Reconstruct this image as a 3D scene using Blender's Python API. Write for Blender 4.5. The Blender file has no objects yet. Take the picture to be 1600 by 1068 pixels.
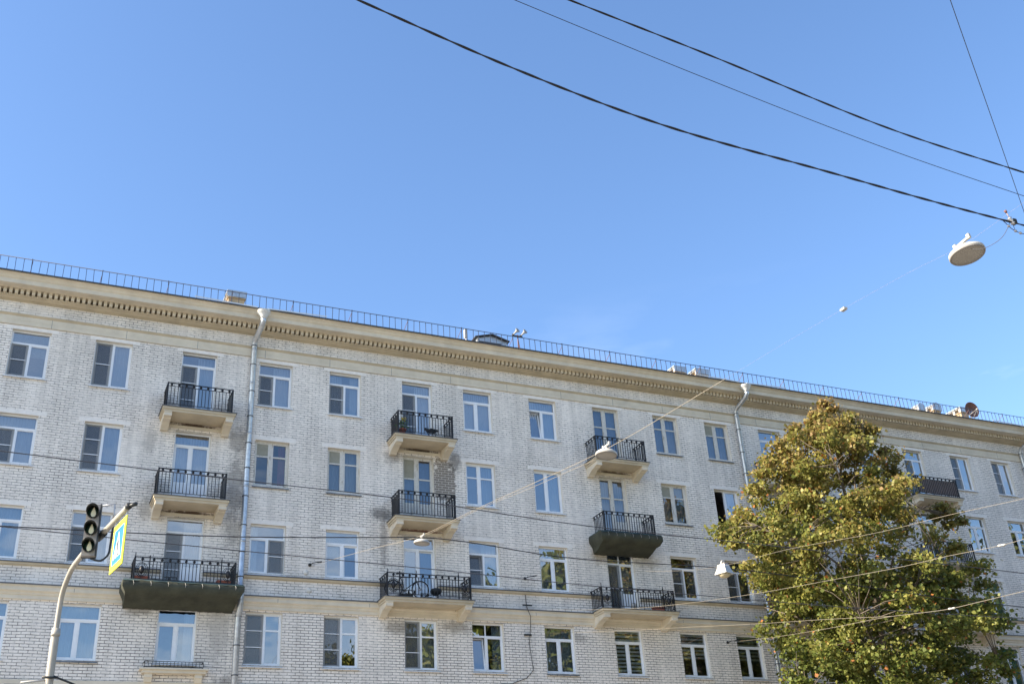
import bpy, math, random
import numpy as np
from mathutils import Vector, Matrix
SC = bpy.context.scene
COL = SC.collection
R = math.radians
random.seed(7)

# ------------------------------------------------------------------ camera
cam = bpy.data.cameras.new('camera'); camo = bpy.data.objects.new('camera', cam); COL.objects.link(camo)
cam.lens = 37.875; cam.sensor_width = 36; cam.clip_start = .1; cam.clip_end = 2000
r_ = Vector((0.91172129, -0.40682638, -0.05706653)); u_ = Vector((-0.14292967, -0.44436631, 0.88436966)); f_ = Vector((0.38514335, 0.79814214, 0.46328578))
camo.matrix_world = Matrix(((r_.x, u_.x, -f_.x, 0), (r_.y, u_.y, -f_.y, -38.334), (r_.z, u_.z, -f_.z, 1.6), (0, 0, 0, 1)))
SC.camera = camo

# ------------------------------------------------------------------ sky and sun
SUN_EL, SUN_TH = 31, 4.5          # the sun stands on the left, just behind the line of the facade
w = bpy.data.worlds.new('World'); SC.world = w; w.use_nodes = True
nt = w.node_tree; L = nt.links.new; bg = nt.nodes['Background']
sky = nt.nodes.new('ShaderNodeTexSky'); sky.sky_type = 'NISHITA'; sky.sun_disc = False
sky.sun_elevation = R(SUN_EL); sky.sun_rotation = R(-(90 - SUN_TH)); sky.air_density = 1.0; sky.dust_density = .6; sky.ozone_density = 2.4
tc = nt.nodes.new('ShaderNodeTexCoord')
mp = nt.nodes.new('ShaderNodeMapping'); mp.inputs['Scale'].default_value = (1.6, 1.6, 5.5); L(tc.outputs['Generated'], mp.inputs[0])
no = nt.nodes.new('ShaderNodeTexNoise'); no.inputs['Scale'].default_value = 1.7; no.inputs['Detail'].default_value = 6; no.inputs['Roughness'].default_value = .55; L(mp.outputs[0], no.inputs['Vector'])
cr = nt.nodes.new('ShaderNodeMapRange'); cr.inputs[1].default_value = .48; cr.inputs[2].default_value = .72; L(no.outputs[0], cr.inputs[0])
sep = nt.nodes.new('ShaderNodeSeparateXYZ'); L(tc.outputs['Generated'], sep.inputs[0])
lo = nt.nodes.new('ShaderNodeMapRange'); lo.inputs[1].default_value = .50; lo.inputs[2].default_value = .24; L(sep.outputs[2], lo.inputs[0])
mu = nt.nodes.new('ShaderNodeMath'); mu.operation = 'MULTIPLY'; L(cr.outputs[0], mu.inputs[0]); L(lo.outputs[0], mu.inputs[1])
mx = nt.nodes.new('ShaderNodeMixRGB'); mx.inputs[2].default_value = (4.6, 5.0, 5.4, 1)
hs = nt.nodes.new('ShaderNodeHueSaturation'); hs.inputs['Hue'].default_value = .503; hs.inputs['Saturation'].default_value = 1.1; hs.inputs['Value'].default_value = .94; L(sky.outputs[0], hs.inputs['Color'])
L(mu.outputs[0], mx.inputs[0]); L(hs.outputs[0], mx.inputs[1]); L(mx.outputs[0], bg.inputs[0])
bg.inputs[1].default_value = .125
sl = bpy.data.lights.new('sun', 'SUN'); slo = bpy.data.objects.new('sun', sl); COL.objects.link(slo)
sl.energy = 4.8; sl.angle = R(.5); sl.color = (1, .88, .70)
e, t = R(SUN_EL), R(SUN_TH)
slo.rotation_euler = Vector((-math.cos(e)*math.cos(t), math.cos(e)*math.sin(t), math.sin(e))).to_track_quat('Z', 'Y').to_euler()
slo.location = (-40, 10, 60)
SC.view_settings.view_transform = 'Standard'; SC.view_settings.look = 'None'; SC.view_settings.gamma = 1
SC.view_settings.exposure = 1.48

# ------------------------------------------------------------------ materials
def newmat(name):
    m = bpy.data.materials.new(name); m.use_nodes = True; return m, m.node_tree, m.node_tree.nodes['Principled BSDF']
def mat(name, col, rough=.6, metal=0., var=.12, scale=6., bump=0., spec=.5):
    m, n, p = newmat(name)
    p.inputs['Roughness'].default_value = rough; p.inputs['Metallic'].default_value = metal; p.inputs['Specular IOR Level'].default_value = spec
    t = n.nodes.new('ShaderNodeTexCoord'); q = n.nodes.new('ShaderNodeTexNoise'); q.inputs['Scale'].default_value = scale; q.inputs['Detail'].default_value = 5; q.inputs['Roughness'].default_value = .6
    n.links.new(t.outputs['Object'], q.inputs['Vector'])
    mr = n.nodes.new('ShaderNodeMapRange'); mr.inputs[1].default_value = .25; mr.inputs[2].default_value = .75; mr.inputs[3].default_value = 1 - var; mr.inputs[4].default_value = 1 + var
    n.links.new(q.outputs[0], mr.inputs[0])
    mm = n.nodes.new('ShaderNodeMixRGB'); mm.blend_type = 'MULTIPLY'; mm.inputs[0].default_value = 1; mm.inputs[1].default_value = (*col, 1)
    n.links.new(mr.outputs[0], mm.inputs[2]); n.links.new(mm.outputs[0], p.inputs['Base Color'])
    if bump:
        b = n.nodes.new('ShaderNodeBump'); b.inputs['Strength'].default_value = bump; b.inputs['Distance'].default_value = .02
        n.links.new(q.outputs[0], b.inputs['Height']); n.links.new(b.outputs[0], p.inputs['Normal'])
    return m
def brick_mat():
    m, n, p = newmat('white_painted_brick'); N = n.nodes.new; K = n.links.new
    p.inputs['Roughness'].default_value = .85; p.inputs['Specular IOR Level'].default_value = .2
    t = N('ShaderNodeTexCoord'); s = N('ShaderNodeSeparateXYZ'); K(t.outputs['Object'], s.inputs[0])
    # slight wobble of the courses
    w0 = N('ShaderNodeTexNoise'); w0.inputs['Scale'].default_value = 1.3; w0.inputs['Detail'].default_value = 2; K(t.outputs['Object'], w0.inputs['Vector'])
    w1 = N('ShaderNodeMath'); w1.operation = 'MULTIPLY_ADD'; w1.inputs[1].default_value = .035; K(w0.outputs[0], w1.inputs[0]); K(s.outputs[2], w1.inputs[2])
    w2 = N('ShaderNodeTexNoise'); w2.inputs['Scale'].default_value = 9; K(t.outputs['Object'], w2.inputs['Vector'])
    w3 = N('ShaderNodeMath'); w3.operation = 'MULTIPLY_ADD'; w3.inputs[1].default_value = .022; K(w2.outputs[0], w3.inputs[0]); K(w1.outputs[0], w3.inputs[2])
    c = N('ShaderNodeCombineXYZ'); K(s.outputs[0], c.inputs[0]); K(w3.outputs[0], c.inputs[1])
    b = N('ShaderNodeTexBrick'); K(c.outputs[0], b.inputs['Vector']); b.inputs['Scale'].default_value = 1; b.inputs['Brick Width'].default_value = .285; b.inputs['Row Height'].default_value = .098
    b.inputs['Mortar Size'].default_value = .0125; b.inputs['Mortar Smooth'].default_value = .35; b.inputs['Bias'].default_value = 0
    b.inputs['Color1'].default_value = (.95, .95, .95, 1); b.inputs['Color2'].default_value = (1.04, 1.04, 1.04, 1); b.inputs['Mortar'].default_value = (1, 1, 1, 1)
    # how open the joints are: blotchy, brick by brick
    gm = N('ShaderNodeMapping'); gm.inputs['Scale'].default_value = (1.1, 1, 1.6); K(t.outputs['Object'], gm.inputs[0])
    g = N('ShaderNodeTexNoise'); g.inputs['Scale'].default_value = 5.0; g.inputs['Detail'].default_value = 6; g.inputs['Roughness'].default_value = .8; K(gm.outputs[0], g.inputs['Vector'])
    gr = N('ShaderNodeMapRange'); gr.inputs[1].default_value = .40; gr.inputs[2].default_value = .62; gr.inputs[3].default_value = .12; gr.inputs[4].default_value = 1; bigw = N('ShaderNodeTexNoise'); bigw.inputs['Scale'].default_value = .55; bigw.inputs['Detail'].default_value = 4; K(t.outputs['Object'], bigw.inputs['Vector'])
    lowz = N('ShaderNodeMapRange'); lowz.inputs[1].default_value = 13.5; lowz.inputs[2].default_value = 10.5; lowz.inputs[4].default_value = .07; K(s.outputs[2], lowz.inputs[0])
    gs = N('ShaderNodeMath'); gs.operation = 'MULTIPLY_ADD'; gs.inputs[1].default_value = .55; K(bigw.outputs[0], gs.inputs[0]); K(g.outputs[0], gs.inputs[2])
    gt = N('ShaderNodeMath'); gt.operation = 'ADD'; K(gs.outputs[0], gt.inputs[0]); K(lowz.outputs[0], gt.inputs[1])
    gu = N('ShaderNodeMath'); gu.operation = 'SUBTRACT'; gu.inputs[1].default_value = .275; K(gt.outputs[0], gu.inputs[0]); K(gu.outputs[0], gr.inputs[0])
    def mth(op, a_, b_=None, clamp=False):
        q = N('ShaderNodeMath'); q.operation = op; q.use_clamp = clamp
        for i_, v_ in enumerate((a_, b_)):
            if v_ is None: continue
            if isinstance(v_, (int, float)): q.inputs[i_].default_value = v_
            else: K(v_, q.inputs[i_])
        return q.outputs[0]
    fr_ = mth('FRACT', mth('DIVIDE', w3.outputs[0], .098)); dd = mth('MINIMUM', fr_, mth('SUBTRACT', 1., fr_))
    rowm = N('ShaderNodeMapRange'); rowm.inputs[1].default_value = .15; rowm.inputs[2].default_value = .05; K(dd, rowm.inputs[0])
    joint = mth('MAXIMUM', rowm.outputs[0], mth('MULTIPLY', b.outputs['Fac'], .85))
    jm = N('ShaderNodeMath'); jm.operation = 'MULTIPLY'; K(joint, jm.inputs[0]); K(gr.outputs[0], jm.inputs[1])
    big = N('ShaderNodeTexNoise'); big.inputs['Scale'].default_value = .35; big.inputs['Detail'].default_value = 5; K(t.outputs['Object'], big.inputs['Vector'])
    br = N('ShaderNodeMapRange'); br.inputs[1].default_value = .3; br.inputs[2].default_value = .7; br.inputs[3].default_value = .92; br.inputs[4].default_value = 1.06; K(big.outputs[0], br.inputs[0])
    base = N('ShaderNodeMixRGB'); base.blend_type = 'MULTIPLY'; base.inputs[0].default_value = 1; base.inputs[1].default_value = (.88, .815, .73, 1); K(b.outputs['Color'], base.inputs[2])
    sm_ = N('ShaderNodeMapping'); sm_.inputs['Scale'].default_value = (2.6, 1, .22); K(t.outputs['Object'], sm_.inputs[0])
    sn = N('ShaderNodeTexNoise'); sn.inputs['Scale'].default_value = 1.0; sn.inputs['Detail'].default_value = 6; sn.inputs['Roughness'].default_value = .65; K(sm_.outputs[0], sn.inputs['Vector'])
    sr_ = N('ShaderNodeMapRange'); sr_.inputs[1].default_value = .40; sr_.inputs[2].default_value = .60; sr_.inputs[3].default_value = .87; sr_.inputs[4].default_value = 1.03; K(sn.outputs[0], sr_.inputs[0])
    bs = N('ShaderNodeMath'); bs.operation = 'MULTIPLY'; K(br.outputs[0], bs.inputs[0]); K(sr_.outputs[0], bs.inputs[1])
    b2 = N('ShaderNodeMixRGB'); b2.blend_type = 'MULTIPLY'; b2.inputs[0].default_value = 1; K(base.outputs[0], b2.inputs[1]); K(bs.outputs[0], b2.inputs[2])
    mo = N('ShaderNodeMixRGB'); mo.inputs[2].default_value = (.11, .097, .084, 1); K(b2.outputs[0], mo.inputs[1])
    jf = N('ShaderNodeMath'); jf.operation = 'MULTIPLY'; jf.inputs[1].default_value = .95; K(jm.outputs[0], jf.inputs[0]); K(jf.outputs[0], mo.inputs[0])
    # chipped dark spots in the paint
    sp = N('ShaderNodeTexNoise'); sp.inputs['Scale'].default_value = 3.1; sp.inputs['Detail'].default_value = 8; sp.inputs['Roughness'].default_value = .8; K(t.outputs['Object'], sp.inputs['Vector'])
    sr = N('ShaderNodeMapRange'); sr.inputs[1].default_value = .70; sr.inputs[2].default_value = .74; K(sp.outputs[0], sr.inputs[0])
    so = N('ShaderNodeMixRGB'); so.inputs[2].default_value = (.16, .14, .12, 1); K(sr.outputs[0], so.inputs[0]); K(mo.outputs[0], so.inputs[1])
    cur = so
    st = N('ShaderNodeTexNoise'); st.inputs['Scale'].default_value = 4.5; st.inputs['Detail'].default_value = 7; st.inputs['Roughness'].default_value = .7; K(t.outputs['Object'], st.inputs['Vector'])
    # stains with a place of their own: x, z, half width, half height, colour, strength
    for (x, z, a, h, co, k) in ((12.4, 15.35, .55, .32, (.12, .115, .11), 1.0), (12.5, 14.3, .2, 1.5, (.22, .2, .18), .8), (15.05, 16.95, .62, 1.15, (.19, .16, .13), 1.7), (12.9, 17.75, .5, .35, (.25, .22, .19), .8),
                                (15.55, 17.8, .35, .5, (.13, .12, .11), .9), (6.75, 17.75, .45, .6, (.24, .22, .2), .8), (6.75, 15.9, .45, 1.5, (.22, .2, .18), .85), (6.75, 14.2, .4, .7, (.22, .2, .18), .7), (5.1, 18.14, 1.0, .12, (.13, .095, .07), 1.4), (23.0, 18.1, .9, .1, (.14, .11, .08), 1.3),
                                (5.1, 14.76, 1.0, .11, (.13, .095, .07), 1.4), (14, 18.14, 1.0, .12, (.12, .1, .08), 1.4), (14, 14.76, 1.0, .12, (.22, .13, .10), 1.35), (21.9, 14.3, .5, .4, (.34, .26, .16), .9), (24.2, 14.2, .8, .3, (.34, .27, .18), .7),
                                (3.6, 17.4, .3, .6, (.3, .27, .24), .6), (3.7, 14.8, .35, .5, (.26, .24, .2), .7), (6.5, 10.6, .5, 1.5, (.26, .24, .21), .6), (3.8, 11.2, .6, .25, (.2, .18, .15), .8), (42.9, 14.6, .4, .8, (.2, .18, .16), .8),
                                (13.0, 11.0, .7, .3, (.2, .18, .15), .8), (15.4, 11.1, .8, .3, (.2, .18, .15), .8), (20.4, 10.9, .7, .25, (.22, .2, .17), .7), (6.9, 8.7, .6, .5, (.2, .18, .16), .8)):
        xx = N('ShaderNodeMath'); xx.operation = 'SUBTRACT'; xx.inputs[1].default_value = x; K(s.outputs[0], xx.inputs[0])
        x2 = N('ShaderNodeMath'); x2.operation = 'DIVIDE'; x2.inputs[1].default_value = a; K(xx.outputs[0], x2.inputs[0])
        zz = N('ShaderNodeMath'); zz.operation = 'SUBTRACT'; zz.inputs[1].default_value = z; K(s.outputs[2], zz.inputs[0])
        z2 = N('ShaderNodeMath'); z2.operation = 'DIVIDE'; z2.inputs[1].default_value = h; K(zz.outputs[0], z2.inputs[0])
        cv = N('ShaderNodeCombineXYZ'); K(x2.outputs[0], cv.inputs[0]); K(z2.outputs[0], cv.inputs[1])
        le = N('ShaderNodeVectorMath'); le.operation = 'LENGTH'; K(cv.outputs[0], le.inputs[0])
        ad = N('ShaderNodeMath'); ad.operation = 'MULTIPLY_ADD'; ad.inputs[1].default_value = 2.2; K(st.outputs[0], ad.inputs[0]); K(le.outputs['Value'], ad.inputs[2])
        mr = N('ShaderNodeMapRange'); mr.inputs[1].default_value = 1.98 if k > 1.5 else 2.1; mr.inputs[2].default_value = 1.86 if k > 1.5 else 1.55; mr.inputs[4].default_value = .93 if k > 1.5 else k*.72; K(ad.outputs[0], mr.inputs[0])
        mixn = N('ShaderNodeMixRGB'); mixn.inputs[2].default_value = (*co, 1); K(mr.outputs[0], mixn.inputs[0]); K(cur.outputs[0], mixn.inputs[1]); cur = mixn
        if k > 1.5:   # bare brick keeps its pale joints
            j2 = N('ShaderNodeMath'); j2.operation = 'MULTIPLY'; K(b.outputs['Fac'], j2.inputs[0]); K(mr.outputs[0], j2.inputs[1])
            m3 = N('ShaderNodeMixRGB'); m3.inputs[2].default_value = (.62, .57, .5, 1); K(j2.outputs[0], m3.inputs[0]); K(cur.outputs[0], m3.inputs[1]); cur = m3
    K(cur.outputs[0], p.inputs['Base Color'])
    h1 = N('ShaderNodeMath'); h1.operation = 'MULTIPLY_ADD'; h1.inputs[1].default_value = -1.; K(b.outputs['Fac'], h1.inputs[0]); K(w2.outputs[0], h1.inputs[2])
    bu = N('ShaderNodeBump'); bu.inputs['Strength'].default_value = .7; bu.inputs['Distance'].default_value = .012; K(h1.outputs[0], bu.inputs['Height']); K(bu.outputs[0], p.inputs['Normal'])
    return m
def glass_mat(name, tint=(.60, .68, .74), base=.25):
    m, n, p = newmat(name); n.nodes.remove(p); N = n.nodes.new; K = n.links.new
    tr = N('ShaderNodeBsdfTransparent'); tr.inputs[0].default_value = (*tint, 1)
    gl = N('ShaderNodeBsdfGlossy'); gl.inputs['Roughness'].default_value = .0; gl.inputs[0].default_value = (.97, .985, 1, 1)
    fr = N('ShaderNodeFresnel'); fr.inputs[0].default_value = 1.5
    a = N('ShaderNodeMath'); a.operation = 'ADD'; a.inputs[1].default_value = base; a.use_clamp = True; K(fr.outputs[0], a.inputs[0])
    # float glass is never quite flat
    t = N('ShaderNodeTexCoord'); q = N('ShaderNodeTexNoise'); q.inputs['Scale'].default_value = 1.1; q.inputs['Detail'].default_value = 1; K(t.outputs['Object'], q.inputs['Vector'])
    bu = N('ShaderNodeBump'); bu.inputs['Strength'].default_value = .25; bu.inputs['Distance'].default_value = .03; K(q.outputs[0], bu.inputs['Height']); K(bu.outputs[0], gl.inputs['Normal'])
    mi = N('ShaderNodeMixShader'); K(a.outputs[0], mi.inputs[0]); K(tr.outputs[0], mi.inputs[1]); K(gl.outputs[0], mi.inputs[2]); K(mi.outputs[0], n.nodes['Material Output'].inputs[0])
    return m
def screen_mat():
    m, n, p = newmat('insect_mesh'); N = n.nodes.new; K = n.links.new
    p.inputs['Base Color'].default_value = (.10, .105, .11, 1); p.inputs['Roughness'].default_value = .8
    tr = N('ShaderNodeBsdfTransparent'); mi = N('ShaderNodeMixShader'); mi.inputs[0].default_value = .52
    K(tr.outputs[0], mi.inputs[1]); K(p.outputs[0], mi.inputs[2]); K(mi.outputs[0], n.nodes['Material Output'].inputs[0]); return m
def sheer_mat(name, col, op):
    m, n, p = newmat(name); N = n.nodes.new; K = n.links.new
    p.inputs['Base Color'].default_value = (*col, 1); p.inputs['Roughness'].default_value = .9
    tr = N('ShaderNodeBsdfTransparent'); mi = N('ShaderNodeMixShader'); mi.inputs[0].default_value = op
    K(tr.outputs[0], mi.inputs[1]); K(p.outputs[0], mi.inputs[2]); K(mi.outputs[0], n.nodes['Material Output'].inputs[0]); return m
def wood_mat():
    m = mat('old_white_window_paint', (.62, .60, .55), .7, var=.15, scale=14)
    n = m.node_tree; N = n.nodes.new; K = n.links.new; p = n.nodes['Principled BSDF']; src = p.inputs['Base Color'].links[0].from_socket
    t = N('ShaderNodeTexCoord'); mp = N('ShaderNodeMapping'); mp.inputs['Scale'].default_value = (14, 14, 3); K(t.outputs['Object'], mp.inputs[0])
    q = N('ShaderNodeTexNoise'); q.inputs['Scale'].default_value = 1; q.inputs['Detail'].default_value = 5; K(mp.outputs[0], q.inputs['Vector'])
    mr = N('ShaderNodeMapRange'); mr.inputs[1].default_value = .60; mr.inputs[2].default_value = .68; K(q.outputs[0], mr.inputs[0])
    mi = N('ShaderNodeMixRGB'); mi.inputs[2].default_value = (.40, .35, .28, 1); K(mr.outputs[0], mi.inputs[0]); K(src, mi.inputs[1]); K(mi.outputs[0], p.inputs['Base Color'])
    return m
def leaf_mat():
    m, n, p = newmat('maple_leaf'); N = n.nodes.new; K = n.links.new
    a = N('ShaderNodeAttribute'); a.attribute_name = 'leafcol'; K(a.outputs['Color'], p.inputs['Base Color']); p.inputs['Roughness'].default_value = .5; p.inputs['Specular IOR Level'].default_value = .3
    tl = N('ShaderNodeBsdfTranslucent'); K(a.outputs['Color'], tl.inputs[0]); mi = N('ShaderNodeMixShader'); mi.inputs[0].default_value = .42
    K(p.outputs[0], mi.inputs[1]); K(tl.outputs[0], mi.inputs[2]); K(mi.outputs[0], n.nodes['Material Output'].inputs[0]); return m
def galv_mat():
    m = mat('galvanised_steel', (.50, .53, .56), .38, .75, var=.22, scale=9, bump=.1); return m
M = dict(dkgreen=mat('dark_green_lens', (.012, .03, .02), .25), brick=brick_mat(), reveal=mat('window_reveal_plaster', (.70, .66, .58), .85, var=.1), stucco=mat('ochre_stucco', (.54, .465, .34), .85, var=.17, scale=1.6, bump=.3, spec=.2),
         pale=mat('pale_ochre_stucco', (.66, .59, .465), .85, var=.14, scale=1.6, bump=.3, spec=.2), flash=mat('grey_flashing', (.13, .135, .145), .5, .4, var=.25, scale=5),
         flash2=mat('roof_edge_flashing', (.06, .06, .065), .6, .3), pvc=mat('white_window_frame', (.80, .82, .84), .35, var=.03), wood=wood_mat(), iron=mat('black_wrought_iron', (.018, .018, .02), .5, .3, var=.3, scale=20),
         sillw=mat('white_metal_sill', (.62, .64, .66), .45, var=.1), sillg=mat('dark_weathered_sill', (.14, .16, .18), .5, .2, var=.3), glass=glass_mat('window_glass'), glassold=glass_mat('old_window_glass', (.55, .62, .68), .12), gteal=glass_mat('teal_window_glass', (.45, .66, .64), .2),
         screen=screen_mat(), sheer=sheer_mat('white_sheer_curtain', (.80, .82, .86), .55), curtain=mat('grey_curtain', (.50, .50, .48), .95, var=.1), blue=mat('blue_curtain', (.22, .29, .42), .95), teal=mat('pale_teal_blind', (.42, .56, .56), .9), red=mat('red_cloth', (.35, .05, .06), .9),
         blind=mat('light_fabric_blind', (.68, .66, .60), .9, var=.04), blindw=mat('white_fabric_blind', (.85, .84, .80), .9, var=.03), room=mat('room_wall', (.38, .36, .34), .9), ceil=mat('room_ceiling', (.38, .37, .36), .9), galv=galv_mat(), roof=mat('roof_sheet_metal', (.24, .25, .26), .5, .5), rail=mat('roof_rail_steel', (.045, .045, .06), .5, .3),
         rust=mat('red_primer', (.15, .065, .05), .7), chim=mat('cream_chimney_plaster', (.44, .32, .19), .85, var=.2, scale=4, bump=.3), cap=mat('chimney_cap_zinc', (.42, .46, .50), .4, .5, var=.2), white=mat('white_paint', (.46, .44, .41), .5, var=.05),
         tan=mat('tan_board', (.30, .29, .23), .8), wire=mat('black_cable', (.010, .010, .012), .6), wire2=mat('pale_span_cable', (.27, .235, .18), .6, var=.2, scale=20), wire3=mat('thin_grey_cable', (.05, .05, .055), .6),
         lampw=mat('white_lamp_enamel', (.47, .455, .415), .35, var=.06), lens=mat('lamp_diffuser', (.36, .33, .28), .4, var=.1), dark=mat('dark_plastic', (.02, .022, .022), .45), greyh=mat('grey_housing', (.25, .23, .21), .5), cream=mat('cream_pole_paint', (.36, .33, .275), .5, var=.12),
         lenslight=mat('painted_lens_light', (.92, .85, .58), .35, var=.05), yel=mat('fluorescent_yellow', (.80, .82, .02), .5, var=.03), blu=mat('sign_blue', (.02, .17, .62), .4, var=.04), wh=mat('sign_white', (.80, .80, .78), .4, var=.03), signback=mat('sign_back', (.35, .36, .37), .4, .6),
         tarp=mat('dark_green_netting', (.050, .052, .034), .85, var=.45, scale=2.2, bump=1.0), tarpb=mat('green_blue_tarp_hem', (.035, .065, .065), .8, var=.3), terra=mat('terracotta', (.42, .13, .08), .8), leafp=mat('pot_plant_leaf', (.08, .16, .04), .6), yflow=mat('yellow_flower', (.75, .55, .05), .7),
         leaf=leaf_mat(), bark=mat('maple_bark', (.13, .105, .08), .9, var=.3, scale=12, bump=.5), asphalt=mat('asphalt', (.12, .115, .108), .9, var=.2, scale=3, bump=.3), pave=mat('concrete_pavement', (.36, .33, .29), .85, var=.15, scale=2, bump=.2), kerb=mat('granite_kerb', (.36, .34, .32), .8), paint=mat('road_paint', (.75, .75, .72), .6, var=.08),
         ground=mat('ground_soil', (.2, .18, .15), .95, var=.2, scale=.3), dish=mat('rust_brown_dish', (.17, .08, .06), .6, var=.25, scale=6), rubber=mat('tyre_rubber', (.015, .015, .015), .8), steel=mat('brushed_steel', (.45, .45, .46), .35, .8), panel=mat('grey_sheet_panel', (.30, .31, .32), .7), brownp=mat('brown_board_panel', (.22, .17, .15), .8, var=.2), glint=mat('flashing_zinc', (.55, .58, .62), .35, .7))
M['lintel'] = mat('painted_lintel', (.83, .78, .71), .85, var=.1, scale=5, bump=.2)
M['greyn'] = mat('grey_screen_frame', (.33, .33, .32), .5)
M['lampw2'] = mat('pale_zinc', (.66, .67, .66), .4, .3, var=.12)
M['lens2'] = mat('yellowed_glass_bowl', (.50, .42, .26), .3); M['rust2'] = mat('rusty_bracket', (.34, .24, .19), .7, var=.3)

# ------------------------------------------------------------------ mesh builder
class MB:
    def __init__(s): s.v = []; s.f = []; s.m = []; s.mats = []; s.sm = []
    def mi(s, m):
        if m not in s.mats: s.mats.append(m)
        return s.mats.index(m)
    def add(s, vs, fs, m, smooth=False):
        o = len(s.v); s.v += [tuple(p) for p in vs]; k = s.mi(m)
        for f in fs: s.f.append(tuple(i + o for i in f)); s.m.append(k); s.sm.append(smooth)
        return s
    def box(s, x0, x1, y0, y1, z0, z1, m):
        vs = [(x, y, z) for z in (z0, z1) for y in (y0, y1) for x in (x0, x1)]
        return s.add(vs, [(0, 2, 3, 1), (4, 5, 7, 6), (0, 1, 5, 4), (2, 6, 7, 3), (0, 4, 6, 2), (1, 3, 7, 5)], m)
    def quad(s, a, b, c, d, m): return s.add([a, b, c, d], [(0, 1, 2, 3)], m)
    def bar(s, p, q, wx, m, wy=None):
        p, q = Vector(p), Vector(q); d = (q - p).normalized(); a = Vector((0, 0, 1)) if abs(d.z) < .9 else Vector((1, 0, 0))
        x = d.cross(a).normalized()*wx/2; y = d.cross(x).normalized()*(wy or wx)/2
        vs = [c + sx*x + sy*y for c in (p, q) for sx, sy in ((-1, -1), (1, -1), (1, 1), (-1, 1))]
        return s.add(vs, [(3, 2, 1, 0), (4, 5, 6, 7), (0, 1, 5, 4), (1, 2, 6, 5), (2, 3, 7, 6), (3, 0, 4, 7)], m)
    def tube(s, pts, r, m, n=8, cap=True, smooth=True):
        pts = [Vector(p) for p in pts]; rs = r if isinstance(r, (list, tuple)) else [r]*len(pts); vs = []; prev = None
        for i, p in enumerate(pts):
            d = (pts[min(i+1, len(pts)-1)] - pts[max(i-1, 0)]).normalized()
            if prev is None: x = d.cross(Vector((0, 0, 1)) if abs(d.z) < .9 else Vector((1, 0, 0))).normalized()
            else: x = (prev - d*prev.dot(d)).normalized()
            prev = x; y = d.cross(x)
            vs += [p + (x*math.cos(2*math.pi*k/n) + y*math.sin(2*math.pi*k/n))*rs[i] for k in range(n)]
        fs = [(i*n+k, i*n+(k+1) % n, (i+1)*n+(k+1) % n, (i+1)*n+k) for i in range(len(pts)-1) for k in range(n)]
        if cap: fs += [tuple(reversed(range(n))), tuple(range((len(pts)-1)*n, len(pts)*n))]
        return s.add(vs, fs, m, smooth)
    def lathe(s, prof, m, c=(0, 0, 0), axis=(0, 0, 1), n=20, smooth=True):
        q = Vector((0, 0, 1)).rotation_difference(Vector(axis)).to_matrix(); c = Vector(c); vs = []
        for (r, h) in prof: vs += [c + q @ Vector((r*math.cos(2*math.pi*k/n), r*math.sin(2*math.pi*k/n), h)) for k in range(n)]
        fs = [(i*n+k, i*n+(k+1) % n, (i+1)*n+(k+1) % n, (i+1)*n+k) for i in range(len(prof)-1) for k in range(n)]
        fs += [tuple(reversed(range(n))), tuple(range((len(prof)-1)*n, len(prof)*n))]
        return s.add(vs, fs, m, smooth)
    def prism_x(s, poly, x0, x1, m):   # poly of (y, z)
        n = len(poly); vs = [(x0, y, z) for y, z in poly] + [(x1, y, z) for y, z in poly]
        return s.add(vs, [tuple(range(n)), tuple(reversed(range(n, 2*n)))] + [(i, i+n, (i+1) % n + n, (i+1) % n) for i in range(n)], m)
    def torus(s, c, R1, r, m, axis=(0, 1, 0), n=20, k=6, sx=1., sz=1.):
        q = Vector((0, 0, 1)).rotation_difference(Vector(axis)).to_matrix(); pts = []
        vs = []; c = Vector(c)
        for i in range(n):
            a = 2*math.pi*i/n
            for j in range(k):
                b = 2*math.pi*j/k; rr = R1 + r*math.cos(b); v = q @ Vector((rr*math.cos(a), rr*math.sin(a), r*math.sin(b))); vs.append(c + Vector((v.x*sx, v.y, v.z*sz)))
        fs = [(i*k+j, ((i+1) % n)*k+j, ((i+1) % n)*k+(j+1) % k, i*k+(j+1) % k) for i in range(n) for j in range(k)]
        return s.add(vs, fs, m, True)
    def build(s, name, parent=None, **tags):
        me = bpy.data.meshes.new(name); me.from_pydata(s.v, [], s.f); me.polygons.foreach_set('material_index', s.m); me.polygons.foreach_set('use_smooth', s.sm)
        for m in s.mats: me.materials.append(M[m])
        me.update(); o = bpy.data.objects.new(name, me); COL.objects.link(o); o.parent = parent
        for k, v in tags.items(): o[k] = v
        return o
def empty(name, loc=(0, 0, 0), rz=0, **tags):
    o = bpy.data.objects.new(name, None); COL.objects.link(o); o.location = loc; o.rotation_euler = (0, 0, rz); o.empty_display_size = .3
    for k, v in tags.items(): o[k] = v
    return o
def copy_tree(o, parent=None):
    c = o.copy(); COL.objects.link(c); c.parent = parent
    for ch in list(o.children): copy_tree(ch, c)
    return c

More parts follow.
